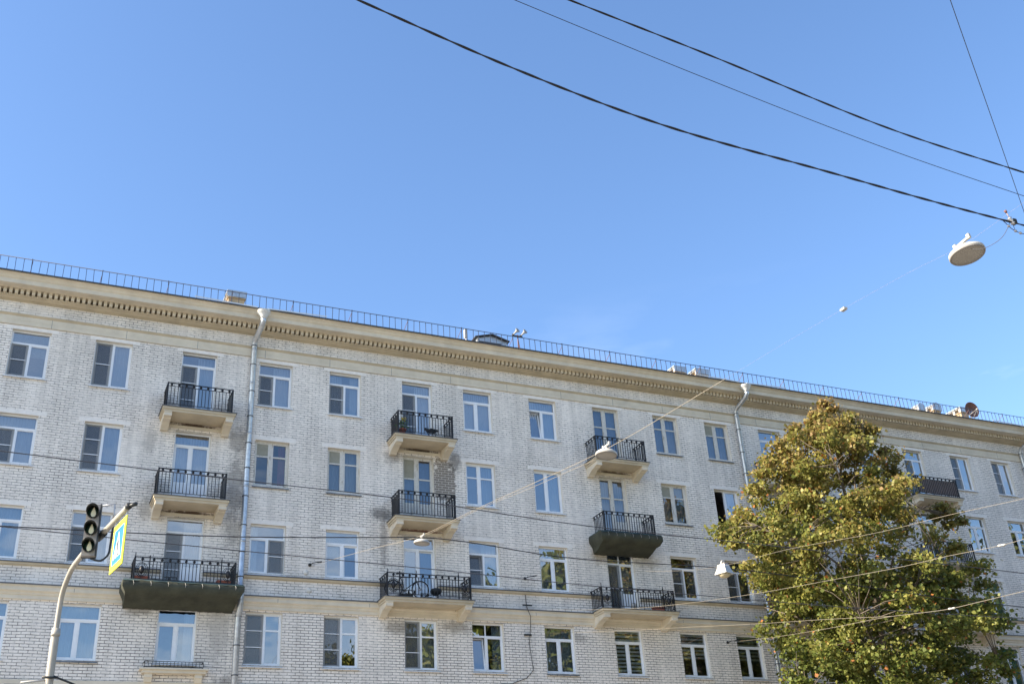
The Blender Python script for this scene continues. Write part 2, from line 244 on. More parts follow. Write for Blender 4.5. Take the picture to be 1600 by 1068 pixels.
# ------------------------------------------------------------------ ground
MB().quad((-400, -400, 0), (400, -400, 0), (400, 400, 0), (-400, 400, 0), 'ground').build('ground', kind='structure')
MB().box(-200, 200, -34, -9, -.05, .01, 'asphalt').build('road', kind='structure')
b = MB(); b.box(-200, 200, -8.8, .0, -.1, .14, 'pave').build('pavement', kind='structure')
MB().box(-200, 200, -46, -34.2, -.1, .14, 'pave').build('pavement', kind='structure')
b = MB(); b.box(-200, 200, -9, -8.8, -.1, .15, 'kerb'); b.box(-200, 200, -34.2, -34, -.1, .15, 'kerb'); b.build('kerb', kind='structure')
b = MB()
for i in range(-30, 40): b.quad((i*5, -21.6, .014), (i*5+2.5, -21.6, .014), (i*5+2.5, -21.45, .014), (i*5, -21.45, .014), 'paint')
for i in range(24): b.quad((-3, -10-i, .014), (1, -10-i, .014), (1, -9.5-i, .014), (-3, -9.5-i, .014), 'paint')
b.build('road_marking', kind='structure')

# ------------------------------------------------------------------ the apartment building
X0, X1 = -6.3, 60.0
ZT = {5: 21.18, 4: 17.88, 3: 14.56, 2: 11.33, 1: 8.05}          # heads of the openings
ZS = {5: 19.33, 4: 16.04, 3: 12.73, 2: 9.50, 1: 6.22}           # window boards
SLAB = {5: 18.40, 4: 15.02, 3: 11.92}                  # tops of the balcony slabs
W = 1.31
cols = dict(a=-1.52, b=1.33, c=4.47, d=7.42, e=10.24, f=13.31, g=16.03, h=19.11, i=22.25, j=25.38, k=28.18, l=31.25, m=34.3, n=37.25, p=40.19, q=43.42, r=46.33, s=49.6)
BAL = 'cfilp'
bld = empty('apartment_building', label='long white brick apartment building with ochre cornice and black iron balconies', category='building')
openings = []
for fl in (5, 4, 3, 2, 1):
    for c, x in cols.items():
        door = c in BAL and fl > 2
        openings.append((fl, c, x, x + W, SLAB[fl] + .06 if door else ZS[fl], ZT[fl], door))
# wall with real openings
b = MB(); zs = [0.]
xs = sorted({X0, X1} | {o[2] for o in openings} | {o[3] for o in openings})
bands = {5: (18.2, 23.0), 4: (14.9, 18.2), 3: (11.7, 14.9), 2: (8.8, 11.7), 1: (0, 8.8)}
for fl, (za, zb) in bands.items():
    ops = sorted([o for o in openings if o[0] == fl], key=lambda o: o[2]); x = X0
    for o in ops:
        b.quad((x, 0, za), (o[2], 0, za), (o[2], 0, zb), (x, 0, zb), 'brick')
        b.quad((o[2], 0, za), (o[3], 0, za), (o[3], 0, o[4]), (o[2], 0, o[4]), 'brick'); b.quad((o[2], 0, o[5]), (o[3], 0, o[5]), (o[3], 0, zb), (o[2], 0, zb), 'brick')
        for (p, q, r2, s2) in (((o[2], 0, o[4]), (o[2], .4, o[4]), (o[2], .4, o[5]), (o[2], 0, o[5])), ((o[3], .4, o[4]), (o[3], 0, o[4]), (o[3], 0, o[5]), (o[3], .4, o[5])),
                            ((o[2], 0, o[5]), (o[2], .4, o[5]), (o[3], .4, o[5]), (o[3], 0, o[5])), ((o[2], .4, o[4]), (o[2], 0, o[4]), (o[3], 0, o[4]), (o[3], .4, o[4]))): b.quad(p, q, r2, s2, 'reveal')
        x = o[3]
    b.quad((x, 0, za), (X1, 0, za), (X1, 0, zb), (x, 0, zb), 'brick')
b.quad((X0, 12, 0), (X0, 0, 0), (X0, 0, 23), (X0, 12, 23), 'brick'); b.quad((X1, 0, 0), (X1, 12, 0), (X1, 12, 23), (X1, 0, 23), 'brick'); b.quad((X1, 12, 0), (X0, 12, 0), (X0, 12, 23), (X1, 12, 23), 'brick')
b.build('wall', bld)
b = MB()
for z in (5.55, 8.9, 11.78, 15.0, 18.3, 21.75): b.box(X0+.01, X1-.01, .01, 11.9, z-.06, z+.06, 'ceil')
b.box(X0+.01, X1-.01, 5.0, 5.1, 5.61, 21.6, 'room')
for x in (-3.2, 3.2, 9.5, 12.3, 15.2, 18.2, 21.4, 24.4, 27.4, 30.4, 33.4, 36.4, 39.3, 42.4, 45.3, 48.3): b.box(x-.05, x+.05, .02, 4.99, 5.62, 21.68, 'room')
b.build('interior', bld)
# bands, belts and cornice
def prof(name, poly, m='stucco', joints=0):
    b = MB(); b.prism_x(poly, X0, X1, m); return b
b = prof('x', [(0, 21.34), (-.05, 21.34), (-.05, 21.485), (-.043, 21.495), (-.05, 21.505), (-.05, 21.68), (0, 21.68)], 'pale')
b.prism_x([(0, 21.681), (-.05, 21.681), (-.12, 21.74), (-.12, 21.765), (0, 21.79)], X0, X1, 'stucco')
for x in np.arange(-5.5, 60, 2.62): b.box(x, x+.012, -.052, -.049, 21.34, 21.68, 'flash')
b.build('frieze_band', bld)
b = MB()
ed = [X0] + sum([[o[2]-.06, o[3]+.06] for o in sorted(openings, key=lambda o: o[2]) if o[0] == 3 and o[6]], []) + [X1]
for xa, xb in zip(ed[::2], ed[1::2]):      # the belt stops at the balcony doors
    b.prism_x([(0, 12.50), (-.09, 12.54), (-.1, 12.60), (0, 12.60)], xa, xb, 'stucco'); b.prism_x([(0, 12.601), (-.14, 12.601), (-.14, 12.625), (0, 12.68)], xa, xb, 'flash')
b.build('sill_belt', bld)
b = MB()
b.prism_x([(0, 11.40), (-.06, 11.40), (-.06, 11.53), (-.09, 11.545), (-.10, 11.60), (-.17, 11.66), (-.17, 11.79), (-.2, 11.80), (-.2, 11.84), (0, 11.84)], X0, X1, 'pale')
b.prism_x([(0, 11.841), (-.235, 11.841), (-.235, 11.865), (0, 11.94)], X0, X1, 'flash')
for x in np.arange(-5.1, 60, 3.4): b.box(x, x+.012, -.172, -.169, 11.66, 11.79, 'flash')
b.build('belt_cornice', bld)
MB().box(X0, X1, -.03, 0, 8.62, 8.86, 'pale').build('plaster_band', bld)
b = MB()
b.prism_x([(0, 22.29), (-.06, 22.29), (-.06, 22.325), (-.13, 22.325), (-.18, 22.345), (-.26, 22.375), (-.26, 22.385), (-.32, 22.385), (-.32, 22.425), (-.12, 22.43), (0, 22.43)], X0, X1, 'stucco')
b.prism_x([(0, 22.431), (-.12, 22.431), (-.12, 22.6), (0, 22.6)], X0, X1, 'stucco')
b.prism_x([(0, 22.601), (-.47, 22.601), (-.50, 22.63), (-.78, 22.63), (-.78, 22.605), (-.82, 22.605), (-.82, 22.78), (-.85, 22.80), (-.87, 22.83), (-.90, 22.88), (-.96, 22.925), (-1.0, 22.94), (-1.0, 22.97), (0, 22.97)], X0, X1, 'pale')
x = X0 + .03
while x < X1 - .2: b.box(x, x+.112, -.44, -.121, 22.432, 22.598, 'pale'); x += .192
b.build('cornice', bld)
b = MB(); b.prism_x([(-1.04, 22.971), (-1.04, 22.99), (6, 24.6), (13, 22.99), (13, 22.971)], X0-.05, X1+.05, 'roof'); b.prism_x([(-1.06, 22.955), (-1.06, 23.0), (-1.041, 23.0), (-1.041, 22.955)], X0-.05, X1+.05, 'flash2'); roof = b.build('roof', bld)
# light zinc gutter strips either side of the downpipes
for xc in (7.2, 30.0, 48.8):
    for s_ in (-1, 1):
        b = MB(); b.bar((xc+s_*.2, -1.075, 22.995), (xc+s_*2.6, -1.0, 23.10), .02, 'lampw2', .05); b.build('gutter_strip', bld)
# roof rail
b = MB(); yr = -.72; x = X0+.2; k = 0
b.tube([(X0, yr, 23.72), (X1, yr, 23.72)], .016, 'rail', 5); b.tube([(X0, yr, 23.12), (X1, yr, 23.12)], .009, 'rail', 5)
rr = random.Random(5)
while x < X1:
    main = k % 9 == 0; dx = rr.uniform(-.02, .02)
    b.bar((x, yr, 23.06), (x+dx, yr, 23.73 + (.03 if main else 0)), .026 if main else .018, 'rail')
    if main: b.bar((x+.02, yr+.01, 23.68), (x-.05, yr+.55, 23.28), .014, 'rust')
    x += .27; k += 1
b.build('roof_railing', bld)

# ------------------------------------------------------------------ windows
ri = random.Random(11)
def curtain(b, x0, x1, y, z0, z1, m, amp=.035, wave=.11):
    n = max(4, int((x1-x0)/.025)); ph = ri.random()*6; vs = []
    for i in range(n+1):
        x = x0 + (x1-x0)*i/n; yy = y + amp*math.sin(x*2*math.pi/wave + ph + 1.7*math.sin(x*5+ph)); vs += [(x, yy, z0), (x, yy+.01, z1)]
    b.add(vs, [(2*i, 2*i+2, 2*i+3, 2*i+1) for i in range(n)], m, True)
def rot_panel(pts, hinge_y, hx, ang):
    return [(hx + (p[0]-hx)*math.cos(ang) - (p[1]-hinge_y)*math.sin(ang), hinge_y + (p[0]-hx)*math.sin(ang) + (p[1]-hinge_y)*math.cos(ang), p[2]) for p in pts]
def window(fl, c, x0, x1, z0, z1, door, st):
    """st: dict(kind T/V/O, net side+bars, cur, sill, open)"""
    kind = st.get('k', 'T'); fm = 'wood' if kind == 'O' else 'pvc'; ya, yb = (.15, .22); fw = .055
    fr = MB(); g = MB(); sx = x0 + (x1-x0)*st.get('split', .48); nm = 'balcony_door' if door else 'window'; gm = st.get('glass', 'glassold' if kind == 'O' else 'glass')
    jit = lambda: (ri.uniform(-.006, .006), ri.uniform(-.006, .006))
    def pane(a, b_, c_, d_, y=.185):
        jx, jz = jit(); dx = (b_-a)*jx; dz = (d_-c_)*jz
        g.quad((a, y-dx-dz, c_), (b_, y+dx-dz, c_), (b_, y+dx+dz, d_), (a, y-dx+dz, d_), gm)
    # outer frame
    fr.box(x0, x0+fw, ya, yb, z0, z1, fm); fr.box(x1-fw, x1, ya, yb, z0, z1, fm); fr.box(x0+fw, x1-fw, ya, yb, z1-fw, z1, fm); fr.box(x0+fw, x1-fw, ya, yb, z0, z0+.07, fm)
    zt = z1 - fw; zb = z0 + .07
    if kind == 'T':
        zr = z1 - st.get('tr', .50); fr.box(x0+fw, x1-fw, ya-.004, yb, zr-.035, zr+.035, fm)
        if st.get('topsplit'): fr.box(sx-.02, sx+.02, ya+.01, yb-.01, zr+.035, zt, fm)
        pane(x0+fw, x1-fw, zr+.035, zt); top = zr - .035
    else: top = zt
    mw = .05 if kind == 'O' else .042
    fr.box(sx-mw, sx+mw, ya-.006, yb, zb, top, fm)
    for side, (a, d) in (('L', (x0+fw, sx-mw)), ('R', (sx+mw, x1-fw))):
        lowz = zb
        if door and st.get('panel', 0) and (st['panel'] == 2 or side == 'R'):
            lowz = zb + .75; fr.box(a, d, ya+.01, yb-.01, zb, lowz, 'pvc' if kind != 'O' else 'wood')
        if st.get('open') == side:     # tilted or ajar sash, hinged on the outer jamb, leaning into the room at the top
            sw = .05; ti = st.get('tilt', .12); n0 = len(fr.v)
            fr.box(a, a+sw, ya+.03, yb, lowz, top, fm); fr.box(d-sw, d, ya+.03, yb, lowz, top, fm); fr.box(a+sw, d-sw, ya+.03, yb, top-sw, top, fm); fr.box(a+sw, d-sw, ya+.03, yb, lowz, lowz+sw, fm)
            for i in range(n0, len(fr.v)):
                px, py, pz = fr.v[i]; fr.v[i] = (px + (-.04 if side == 'R' else .04)*0, py + ti*(pz-lowz)/(top-lowz), pz)
            g.quad((a+sw, .20, lowz+sw), (d-sw, .20, lowz+sw), (d-sw, .20+ti, top-sw), (a+sw, .20+ti, top-sw), gm)
        elif st.get('wide') == side:   # sash standing open into the dark room
            sw = .05; hx = a if side == 'L' else d; n0 = len(fr.v); ng = len(g.v)
            fr.box(a, a+sw, ya+.03, yb, lowz, top, fm); fr.box(d-sw, d, ya+.03, yb, lowz, top, fm); fr.box(a+sw, d-sw, ya+.03, yb, top-sw, top, fm); fr.box(a+sw, d-sw, ya+.03, yb, lowz, lowz+sw, fm)
            g.quad((a+sw, .20, lowz+sw), (d-sw, .20, lowz+sw), (d-sw, .20, top-sw), (a+sw, .20, top-sw), gm)
            ang = R(70 if side == 'L' else -70)
            fr.v[n0:] = rot_panel(fr.v[n0:], .20, hx, ang); g.v[ng:] = rot_panel(g.v[ng:], .20, hx, ang)
        else:
            sw = .035 if side != st.get('sash', 'L') and kind != 'O' else .05
            fr.box(a, a+sw, ya+.008, yb-.006, lowz, top, fm); fr.box(d-sw, d, ya+.008, yb-.006, lowz, top, fm); fr.box(a+sw, d-sw, ya+.008, yb-.006, top-sw, top, fm); fr.box(a+sw, d-sw, ya+.008, yb-.006, lowz, lowz+sw, fm)
            bars = []
            if kind == 'O' or st.get('fort', '') in (side, 'B'): bars = [top - .32*(top-zb)]
            zz = [lowz+sw] + bars + [top-sw]
            for q in bars: fr.box(a+sw, d-sw, ya+.012, yb-.01, q-.028, q+.028, fm)
            for i in range(len(zz)-1):
                za_, zb_ = zz[i] + (.028 if i else 0), zz[i+1] - (.028 if i+1 < len(zz)-1 else 0)
                if kind == 'O' and i == 1 and st.get('tanp') == side: fr.box(a+sw, d-sw, .17, .20, za_, zb_, 'tan')
                else: pane(a+sw, d-sw, za_, zb_)
        if st.get('net', ' ')[0] == side:
            nb = int(st['net'][1]); nz = MB(); y = .142; z_0, z_1 = zb, top
            nz.quad((a-.01, y, z_0), (d+.02, y, z_0), (d+.02, y, z_1), (a-.01, y, z_1), 'screen')
            for q in ((a-.02, a+.012), (d+.002, d+.03)): nz.box(q[0], q[1], y-.008, y+.007, z_0, z_1, 'greyn')
            nz.box(a+.013, d+.001, y-.008, y+.007, z_1-.03, z_1, 'greyn')
            for i in range(nb): zq = z_0 + (z_1-z_0)*(i+1)/(nb+1); nz.box(a+.013, d+.001, y-.012, y-.002, zq-.013, zq+.013, 'pvc')
            st['_nz'] = nz
    o = fr.build(nm, bld)
    if st.get('lab'): o['label'] = st['lab']
    g.build('glass_pane', o)
    if '_nz' in st: st['_nz'].build('insect_screen', o)
    if fl > 2 and not (door and fl < 5):
        l_ = MB(); l_.box(x0-.2-ri.random()*.06, x1+.2+ri.random()*.06, -.006, 0, z1, z1+.145, 'lintel'); l_.build('lintel', o)
    s = MB(); sm = st.get('sill', 'sillw')
    if not door:
        s.prism_x([(.148, z0-.004), (-.075, z0-.05), (-.08, z0-.085), (-.065, z0-.085), (-.06, z0-.055), (.148, z0-.022)][::-1], x0-.05, x1+.05, sm); s.build('window_board', o)
    cu = MB(); C = st.get('cur', ''); y = .35
    if 'f' in C: curtain(cu, x0+.02, x1-.02, y, z0+.05, z1-.04, 'sheer')
    if 'l' in C: curtain(cu, x0+.02, sx-.02, y, z0+.05, z1-.04, 'sheer')
    if 'r' in C: curtain(cu, sx+.02, x1-.02, y, z0+.05, z1-.04, 'sheer')
    if 'e' in C: curtain(cu, x1-.38, x1-.02, y, z0+.05, z1-.04, 'sheer', .03, .08)
    if 'E' in C: curtain(cu, x0+.02, x0+.35, y, z0+.05, z1-.04, 'sheer', .03, .08)
    if 'g' in C: curtain(cu, x0+.02, x1-.02, y, z0+.05, z1-.04, 'curtain', .04, .16)
    if 'u' in C: curtain(cu, x0+.02, x1-.02, y+.05, z0+.05, z1-.04, 'blue', .03, .2)
    if 'd' in C: curtain(cu, sx+.32, x1-.02, y-.04, z0+.1, z1-.1, 'red', .02, .1)
    if 't' in C: cu.quad((x0+.02, y, z0), (x1-.02, y, z0), (x1-.02, y, z1), (x0+.02, y, z1), 'teal')
    if 'z' in C or 'Z' in C:
        zl = z0 + (.75 if 'z' in C else .05); q = z1-.05
        while q > zl: cu.box(x0+.04, x1-.04, y-.1, y-.095, q-.085, q, 'blindw'); q -= .15
    if 'b' in C:
        q = z1-.05
        while q > z1-.95: cu.add([(x0+.04, y-.1, q-.03), (x1-.04, y-.1, q-.03), (x1-.04, y-.08, q), (x0+.04, y-.08, q)], [(0, 1, 2, 3)], 'blind'); q -= .04
    if cu.v: cu.build('curtain', o)
    if st.get('flowers'):
        pr = empty('potted_plant', (0, 0, 0), label=st['flowers'], category='potted plant'); xx = x0 + .45
        p = MB(); p.lathe([(.05, 0), (.07, .11)], 'terra', (xx, .27, z0+.02), n=10); p.build('pot', pr); p = MB()
        for i in range(40):
            a = Vector((ri.gauss(0, .08), ri.gauss(0, .03), ri.uniform(.02, .22))) + Vector((xx, .27, z0+.1)); r = .03
            p.add([a, a+Vector((r, 0, .01)), a+Vector((0, .01, r))], [(0, 1, 2)], 'red' if i % 3 else 'leafp')
        p.build('flowers', pr)
    return o
D = dict
ST = {
 '5a': D(net='L1', cur='b'), '5b': D(k='V', net='L1', cur='r'), '5c': D(net='L2', cur='r'), '5d': D(net='L1', cur='r', split=.46, flowers='small red flowering plant in the top window just right of the left drainpipe'), '5e': D(net='L1', cur='le'), '5f': D(net='L2', cur='r'),
 '5g': D(cur='f'), '5h': D(open='L', tilt=.16, cur='fl'), '5i': D(k='O', cur='u'), '5j': D(k='O', cur='u', sill='sillg'), '5k': D(k='O', tanp='L', cur='u', sill='sillg'), '5l': D(cur='r'), '5m': D(cur='f'), '5n': D(k='V', cur='r'), '5p': D(net='L1', cur='r'), '5q': D(k='V', net='L2', cur='r'), '5r': D(k='V', net='L2'), '5s': D(),
 '4a': D(net='L1', cur='f'), '4b': D(k='V', net='L2', cur='r'), '4c': D(cur='f', panel=2), '4d': D(k='O', tanp='L', cur='d', sill='sillg'), '4e': D(k='O', tanp='L', cur='f', sill='sillg'), '4f': D(k='O', tanp='L', cur='u', panel=2), '4g': D(k='V', fort='B', cur='r'), '4h': D(k='V', cur='r'),
 '4i': D(k='O', cur='f', panel=1), '4j': D(k='O', tanp='L', cur='g', sill='sillg'), '4k': D(k='V', wide='L', cur='e'), '4l': D(cur='f'), '4m': D(cur='r'), '4n': D(k='V', cur=''), '4p': D(cur='f'), '4q': D(cur='g'), '4r': D(cur='g'), '4s': D(),
 '3a': D(cur='f'), '3b': D(net='L1', cur='r', tr=.52), '3c': D(net='L2', cur='r', panel=1), '3d': D(net='R1', split=.52, sash='R', cur='E'), '3e': D(cur='b', open='R', tilt=.04, split=.53), '3f': D(open='R', tilt=.05), '3g': D(open='L', net='L1', cur='r', tilt=.1), '3h': D(cur='g', split=.5),
 '3i': D(topsplit=1, net='L1', panel=1, cur='f'), '3j': D(net='L1', split=.47, cur='e'), '3k': D(net='L1', cur='f'), '3l': D(cur='f'), '3m': D(), '3n': D(), '3p': D(cur='f'), '3q': D(cur='t', glass='gteal'), '3r': D(cur='t', glass='gteal'), '3s': D(),
 '2a': D(cur='f'), '2b': D(cur='f', sill='sillg'), '2c': D(cur='e', split=.5), '2d': D(k='V', net='L2', fort='R', split=.52), '2e': D(k='V', net='L2', fort='R', cur='l', split=.5), '2f': D(k='V', net='L2', fort='R', cur='g', split=.5), '2g': D(topsplit=1, cur='e', open='L', tilt=.14, split=.46), '2h': D(cur='g', sill='sillg', split=.5), '2i': D(cur='Z'), '2j': D(cur='z'), '2k': D(cur='z'),
 '2l': D(cur='f'), '2m': D(), '2n': D(cur='f'), '2p': D(cur='g'), '2q': D(cur='t', glass='gteal'), '2r': D(cur='t', glass='gteal'), '2s': D(), '1a': D(cur='g'), '1b': D(cur='f'), '1c': D(k='V', cur='r'), '1d': D(net='L1', cur='f'), '1e': D(cur='Z'), '1f': D(cur='f'), '1g': D(k='V', cur='g'), '1h': D(cur='f'), '1i': D(cur='r'), '1j': D(k='O', cur='g'), '1k': D(cur='f')}
for (fl, c, x0, x1, z0, z1, door) in openings:
    window(fl, c, x0, x1, z0, z1, door, dict(ST.get('%d%s' % (fl, c), D(cur='f') if fl == 1 else D())))

# ------------------------------------------------------------------ balconies
def railing(b, x0, x1, zb, zt, y=-.95, fancy=False, pan=None):
    I = 'iron'; b.box(x0, x1, y-.02, y+.02, zt-.025, zt, I)
    for yy0, yy1, xx in ((y+.021, 0, x0), (y+.021, 0, x1)): b.box(xx-.02, xx+.02, yy0, yy1, zt-.025, zt, I); b.box(xx-.01, xx+.01, yy0, yy1, zt-.15, zt-.13, I); b.box(xx-.01, xx+.01, yy0, yy1, zb+.08, zb+.1, I)
    b.box(x0, x1, y-.01, y+.01, zt-.15, zt-.13, I); b.box(x0, x1, y-.01, y+.01, zb+.08, zb+.1, I)
    for xx in (x0, x1): b.box(xx-.026, xx+.026, y-.026, y+.026, zb-.02, zt+.004, I)
    def disc(p, ax):
        b.lathe([(.048, -.012), (.05, 0), (.048, .012)], I, p, ax, n=10)
    # bars
    e_ = .48 if fancy else 0.
    n = int((x1-x0-2*e_)/.118); st = (x1-x0-2*e_)/n
    for i in range(1 if not fancy else 0, n + (1 if fancy else 0)):
        x = x0 + e_ + i*st; b.box(x-.011, x+.011, y-.011, y+.011, zb+.0 if i % 4 == 0 else zb+.08, zt-.13, I)
    n2 = int((x1-x0-2*e_)/.24); st2 = (x1-x0-2*e_)/n2
    for i in range(n2): disc((x0+e_+(i+.5)*st2, y, zt-.078), (0, 1, 0))
    for xx in (x0, x1):
        m_ = int(-y/.118)
        for i in range(1, m_): yy = y - y*i/m_; b.box(xx-.011, xx+.011, yy-.011, yy+.011, zb+.08, zt-.13, I)
        for i in range(4): disc((xx, y - y*(i+.5)/4, zt-.078), (1, 0, 0))
    if fancy:
        for xx in (x0+e_, x1-e_): b.box(xx-.018, xx+.018, y-.018, y+.018, zb-.02, zt+.06, I)
        for xx in (x0+.001, x1-e_): b.bar((xx, y, zt), (xx, y, zt+.14), .022, I)
        for cx in (x0+e_/2, x1-e_/2):
            zc = (zb+.1+zt-.15)/2; h = (zt-zb-.25)/2
            disc((cx, y, zt-.078), (0, 1, 0))
            b.lathe([(.01, -h*.5), (.065, -h*.28), (.088, 0), (.065, h*.28), (.01, h*.5)], I, (cx, y, zc), n=10)
            b.bar((cx, y, zc+h*.5), (cx, y, zt-.13), .018, I); b.bar((cx, y, zb+.1), (cx, y, zc-h*.5), .018, I)
            b.bar((cx-e_/2, y, zc), (cx-.08, y, zc), .018, I); b.bar((cx+.08, y, zc), (cx+e_/2, y, zc), .018, I)
            for r1, s_ in ((.14, 1.75), (.195, 1.5)): b.torus((cx, y, zc), r1, .009, I, (0, 1, 0), 20, 5, 1., s_*h/.29*.83)
    if pan:
        for (kind, m_) in pan:
            if kind == 'left': b.box(x0+.03, x0+.035, y+.03, -.02, zb+.1, zt-.14, m_)
            if kind == 'right': b.box(x1-.035, x1-.03, y+.03, -.02, zb+.1, zt-.14, m_)
            if kind == 'front': b.box(x0+.04, x1-.04, y+.025, y+.03, zb+.1, zt-.14, m_)
def slab(b, x0, x1, zt, m='stucco', D_=1.05):
    b.box(x0, x1, -D_, 0, zt-.022, zt, 'flash'); b.box(x0+.035, x1-.035, -D_+.035, 0, zt-.105, zt-.0225, m); b.box(x0+.075, x1-.075, -D_+.075, 0, zt-.19, zt-.1055, m)
def bracket(b, x0, x1, z, m='pale', D_=.97):
    p = [(0, z), (-D_, z), (-D_, z-.03), (-D_+.02, z-.045), (-D_+.02, z-.155), (-D_+.2, z-.165), (-D_+.23, z-.2), (-.5, z-.235), (-.32, z-.31), (-.2, z-.36), (-.17, z-.40), (0, z-.40)]
    b.prism_x(p, x0, x1, m)
def balcony(x0, x1, zt, rx0, rx1, rt, fancy=False, pan=None, brk=True, m='stucco', lintel=True):
    b = MB(); slab(b, x0, x1, zt, m); o = b.build('balcony', bld)
    if brk:
        for a in (x0+.11, x1-.11-.27):
            b = MB(); bracket(b, a, a+.27, zt-.19); b.build('bracket', o)
    if lintel:
        b = MB(); b.box(x0+.385, x1-.385, -.05, 0, zt-.42, zt-.31, 'pale'); b.build('lintel', o)
    b = MB(); railing(b, rx0, rx1, zt+.02, rt, fancy=fancy, pan=None); r = b.build('railing', o)
    if pan:
        for kd, mm in pan:
            b = MB()
            if kd == 'left': b.box(rx0+.02, rx0+.026, -.92, -.02, zt+.1, rt-.15, mm)
            if kd == 'right': b.box(rx1-.026, rx1-.02, -.92, -.02, zt+.1, rt-.15, mm)
            if kd == 'front': b.box(rx0+.03, rx1-.03, -.925, -.92, zt+.1, rt-.15, mm)
            b.build('screen_sheet', o)
    return o
balcony(3.80, 6.49, 18.40, 3.95, 6.30, 19.36, pan=(('left', 'dark'), ('right', 'dark')))
balcony(3.80, 6.46, 15.02, 3.93, 6.27, 16.02, pan=(('left', 'dark'), ('right', 'dark')))
balcony(3.22, 7.02, 11.92, 3.45, 6.80, 12.78, fancy=True, lintel=False, pan=(('left', 'dark'),))
balcony(12.62, 15.31, 18.40, 12.81, 15.11, 19.38, pan=(('left', 'panel'),))
balcony(12.61, 15.31, 15.02, 12.81, 15.11, 16.03, pan=(('left', 'panel'),))
balcony(12.18, 15.78, 11.90, 12.33, 15.63, 12.79, fancy=True, lintel=False)
balcony(21.55, 24.30, 18.36, 21.71, 24.12, 19.35)
balcony(21.55, 24.30, 15.02, 21.76, 24.14, 15.97)
balcony(21.22, 24.85, 11.90, 21.30, 24.66, 12.76, fancy=True, lintel=False)
balcony(30.55, 33.25, 18.38, 30.70, 33.10, 19.36); balcony(30.55, 33.25, 15.02, 30.70, 33.10, 16.0); balcony(30.2, 33.8, 11.90, 30.35, 33.65, 12.76, fancy=True, lintel=False)
balcony(39.50, 42.52, 18.38, 39.70, 42.30, 19.36, pan=(('front', 'brownp'),)); balcony(39.45, 42.52, 15.02, 39.6, 42.27, 16.03, pan=(('left', 'panel'),)); balcony(39.1, 42.72, 11.90, 39.25, 42.55, 12.76, fancy=True, lintel=False)
# small ledge balcony under the lowest window
b = MB(); b.box(4.02, 6.25, -.34, 0, 9.22, 9.27, 'pale'); b.box(4.10, 6.17, -.27, 0, 9.12, 9.2195, 'pale'); o = b.build('window_ledge', bld)
for a in (4.2, 5.82):
    b = MB(); b.prism_x([(0, 9.119), (-.2, 9.119), (-.2, 8.98), (-.16, 8.97), (-.1, 8.85), (0, 8.84)], a, a+.24, 'pale'); b.build('bracket', o)
b = MB(); b.box(4.15, 6.05, -.31, -.29, 9.47, 9.49, 'iron'); b.box(4.15, 6.05, -.31, -.29, 9.29, 9.31, 'iron')
for i in range(17): b.box(4.15+i*.1185, 4.165+i*.1185, -.305, -.295, 9.311, 9.469, 'iron')
for xx in (4.14, 6.03): b.box(xx, xx+.03, -.289, 0, 9.47, 9.49, 'iron'); b.box(xx, xx+.03, -.289, 0, 9.29, 9.31, 'iron')
b.bar((6.05, -.3, 9.36), (6.75, -.25, 9.33), .012, 'iron')
b.build('railing', o)

# ------------------------------------------------------------------ downpipes
def pipe(x, top=22.75):
    b = MB(); r = .108; pts = [(x+.12, -1.10, top-.12), (x+.12, -1.10, 22.42), (x+.1, -1.0, 22.27), (x+.01, -.32, 21.98), (x, -.2, 21.8), (x, -.2, 12.35), (x+.0, -.24, 12.2), (x+.02, -.36, 12.03), (x+.02, -.38, 11.85), (x+.02, -.36, 11.35), (x, -.24, 11.18), (x, -.2, 11.05), (x, -.2, .3)]
    b.tube(pts, r, 'galv', 14, smooth=True)
    b.lathe([(r+.01, -.16), (r+.02, -.06), (.23, .08), (.25, .10), (.25, .17), (.265, .18), (.23, .19)], 'lampw2', (x+.12, -1.10, top-.1), n=18)
    for z in (21.72, 20.9, 19.75, 18.7, 17.6, 16.6, 15.5, 14.4, 13.4, 12.5, 11.1, 10.1, 9.1, 8.0, 7.0): b.lathe([(r+.012, -.02), (r+.014, 0), (r+.012, .02)], 'flash', (x, -.2, z), n=14); b.bar((x, -.12, z), (x, 0, z), .03, 'flash')
    for z in (21.75, 20.3, 18.2, 16.1, 14.0): b.lathe([(r+.006, -.04), (r+.008, .04)], 'galv', (x, -.2, z-.2), n=14)
    b.build('drainpipe', bld)
pipe(7.13); pipe(29.97); pipe(48.55)

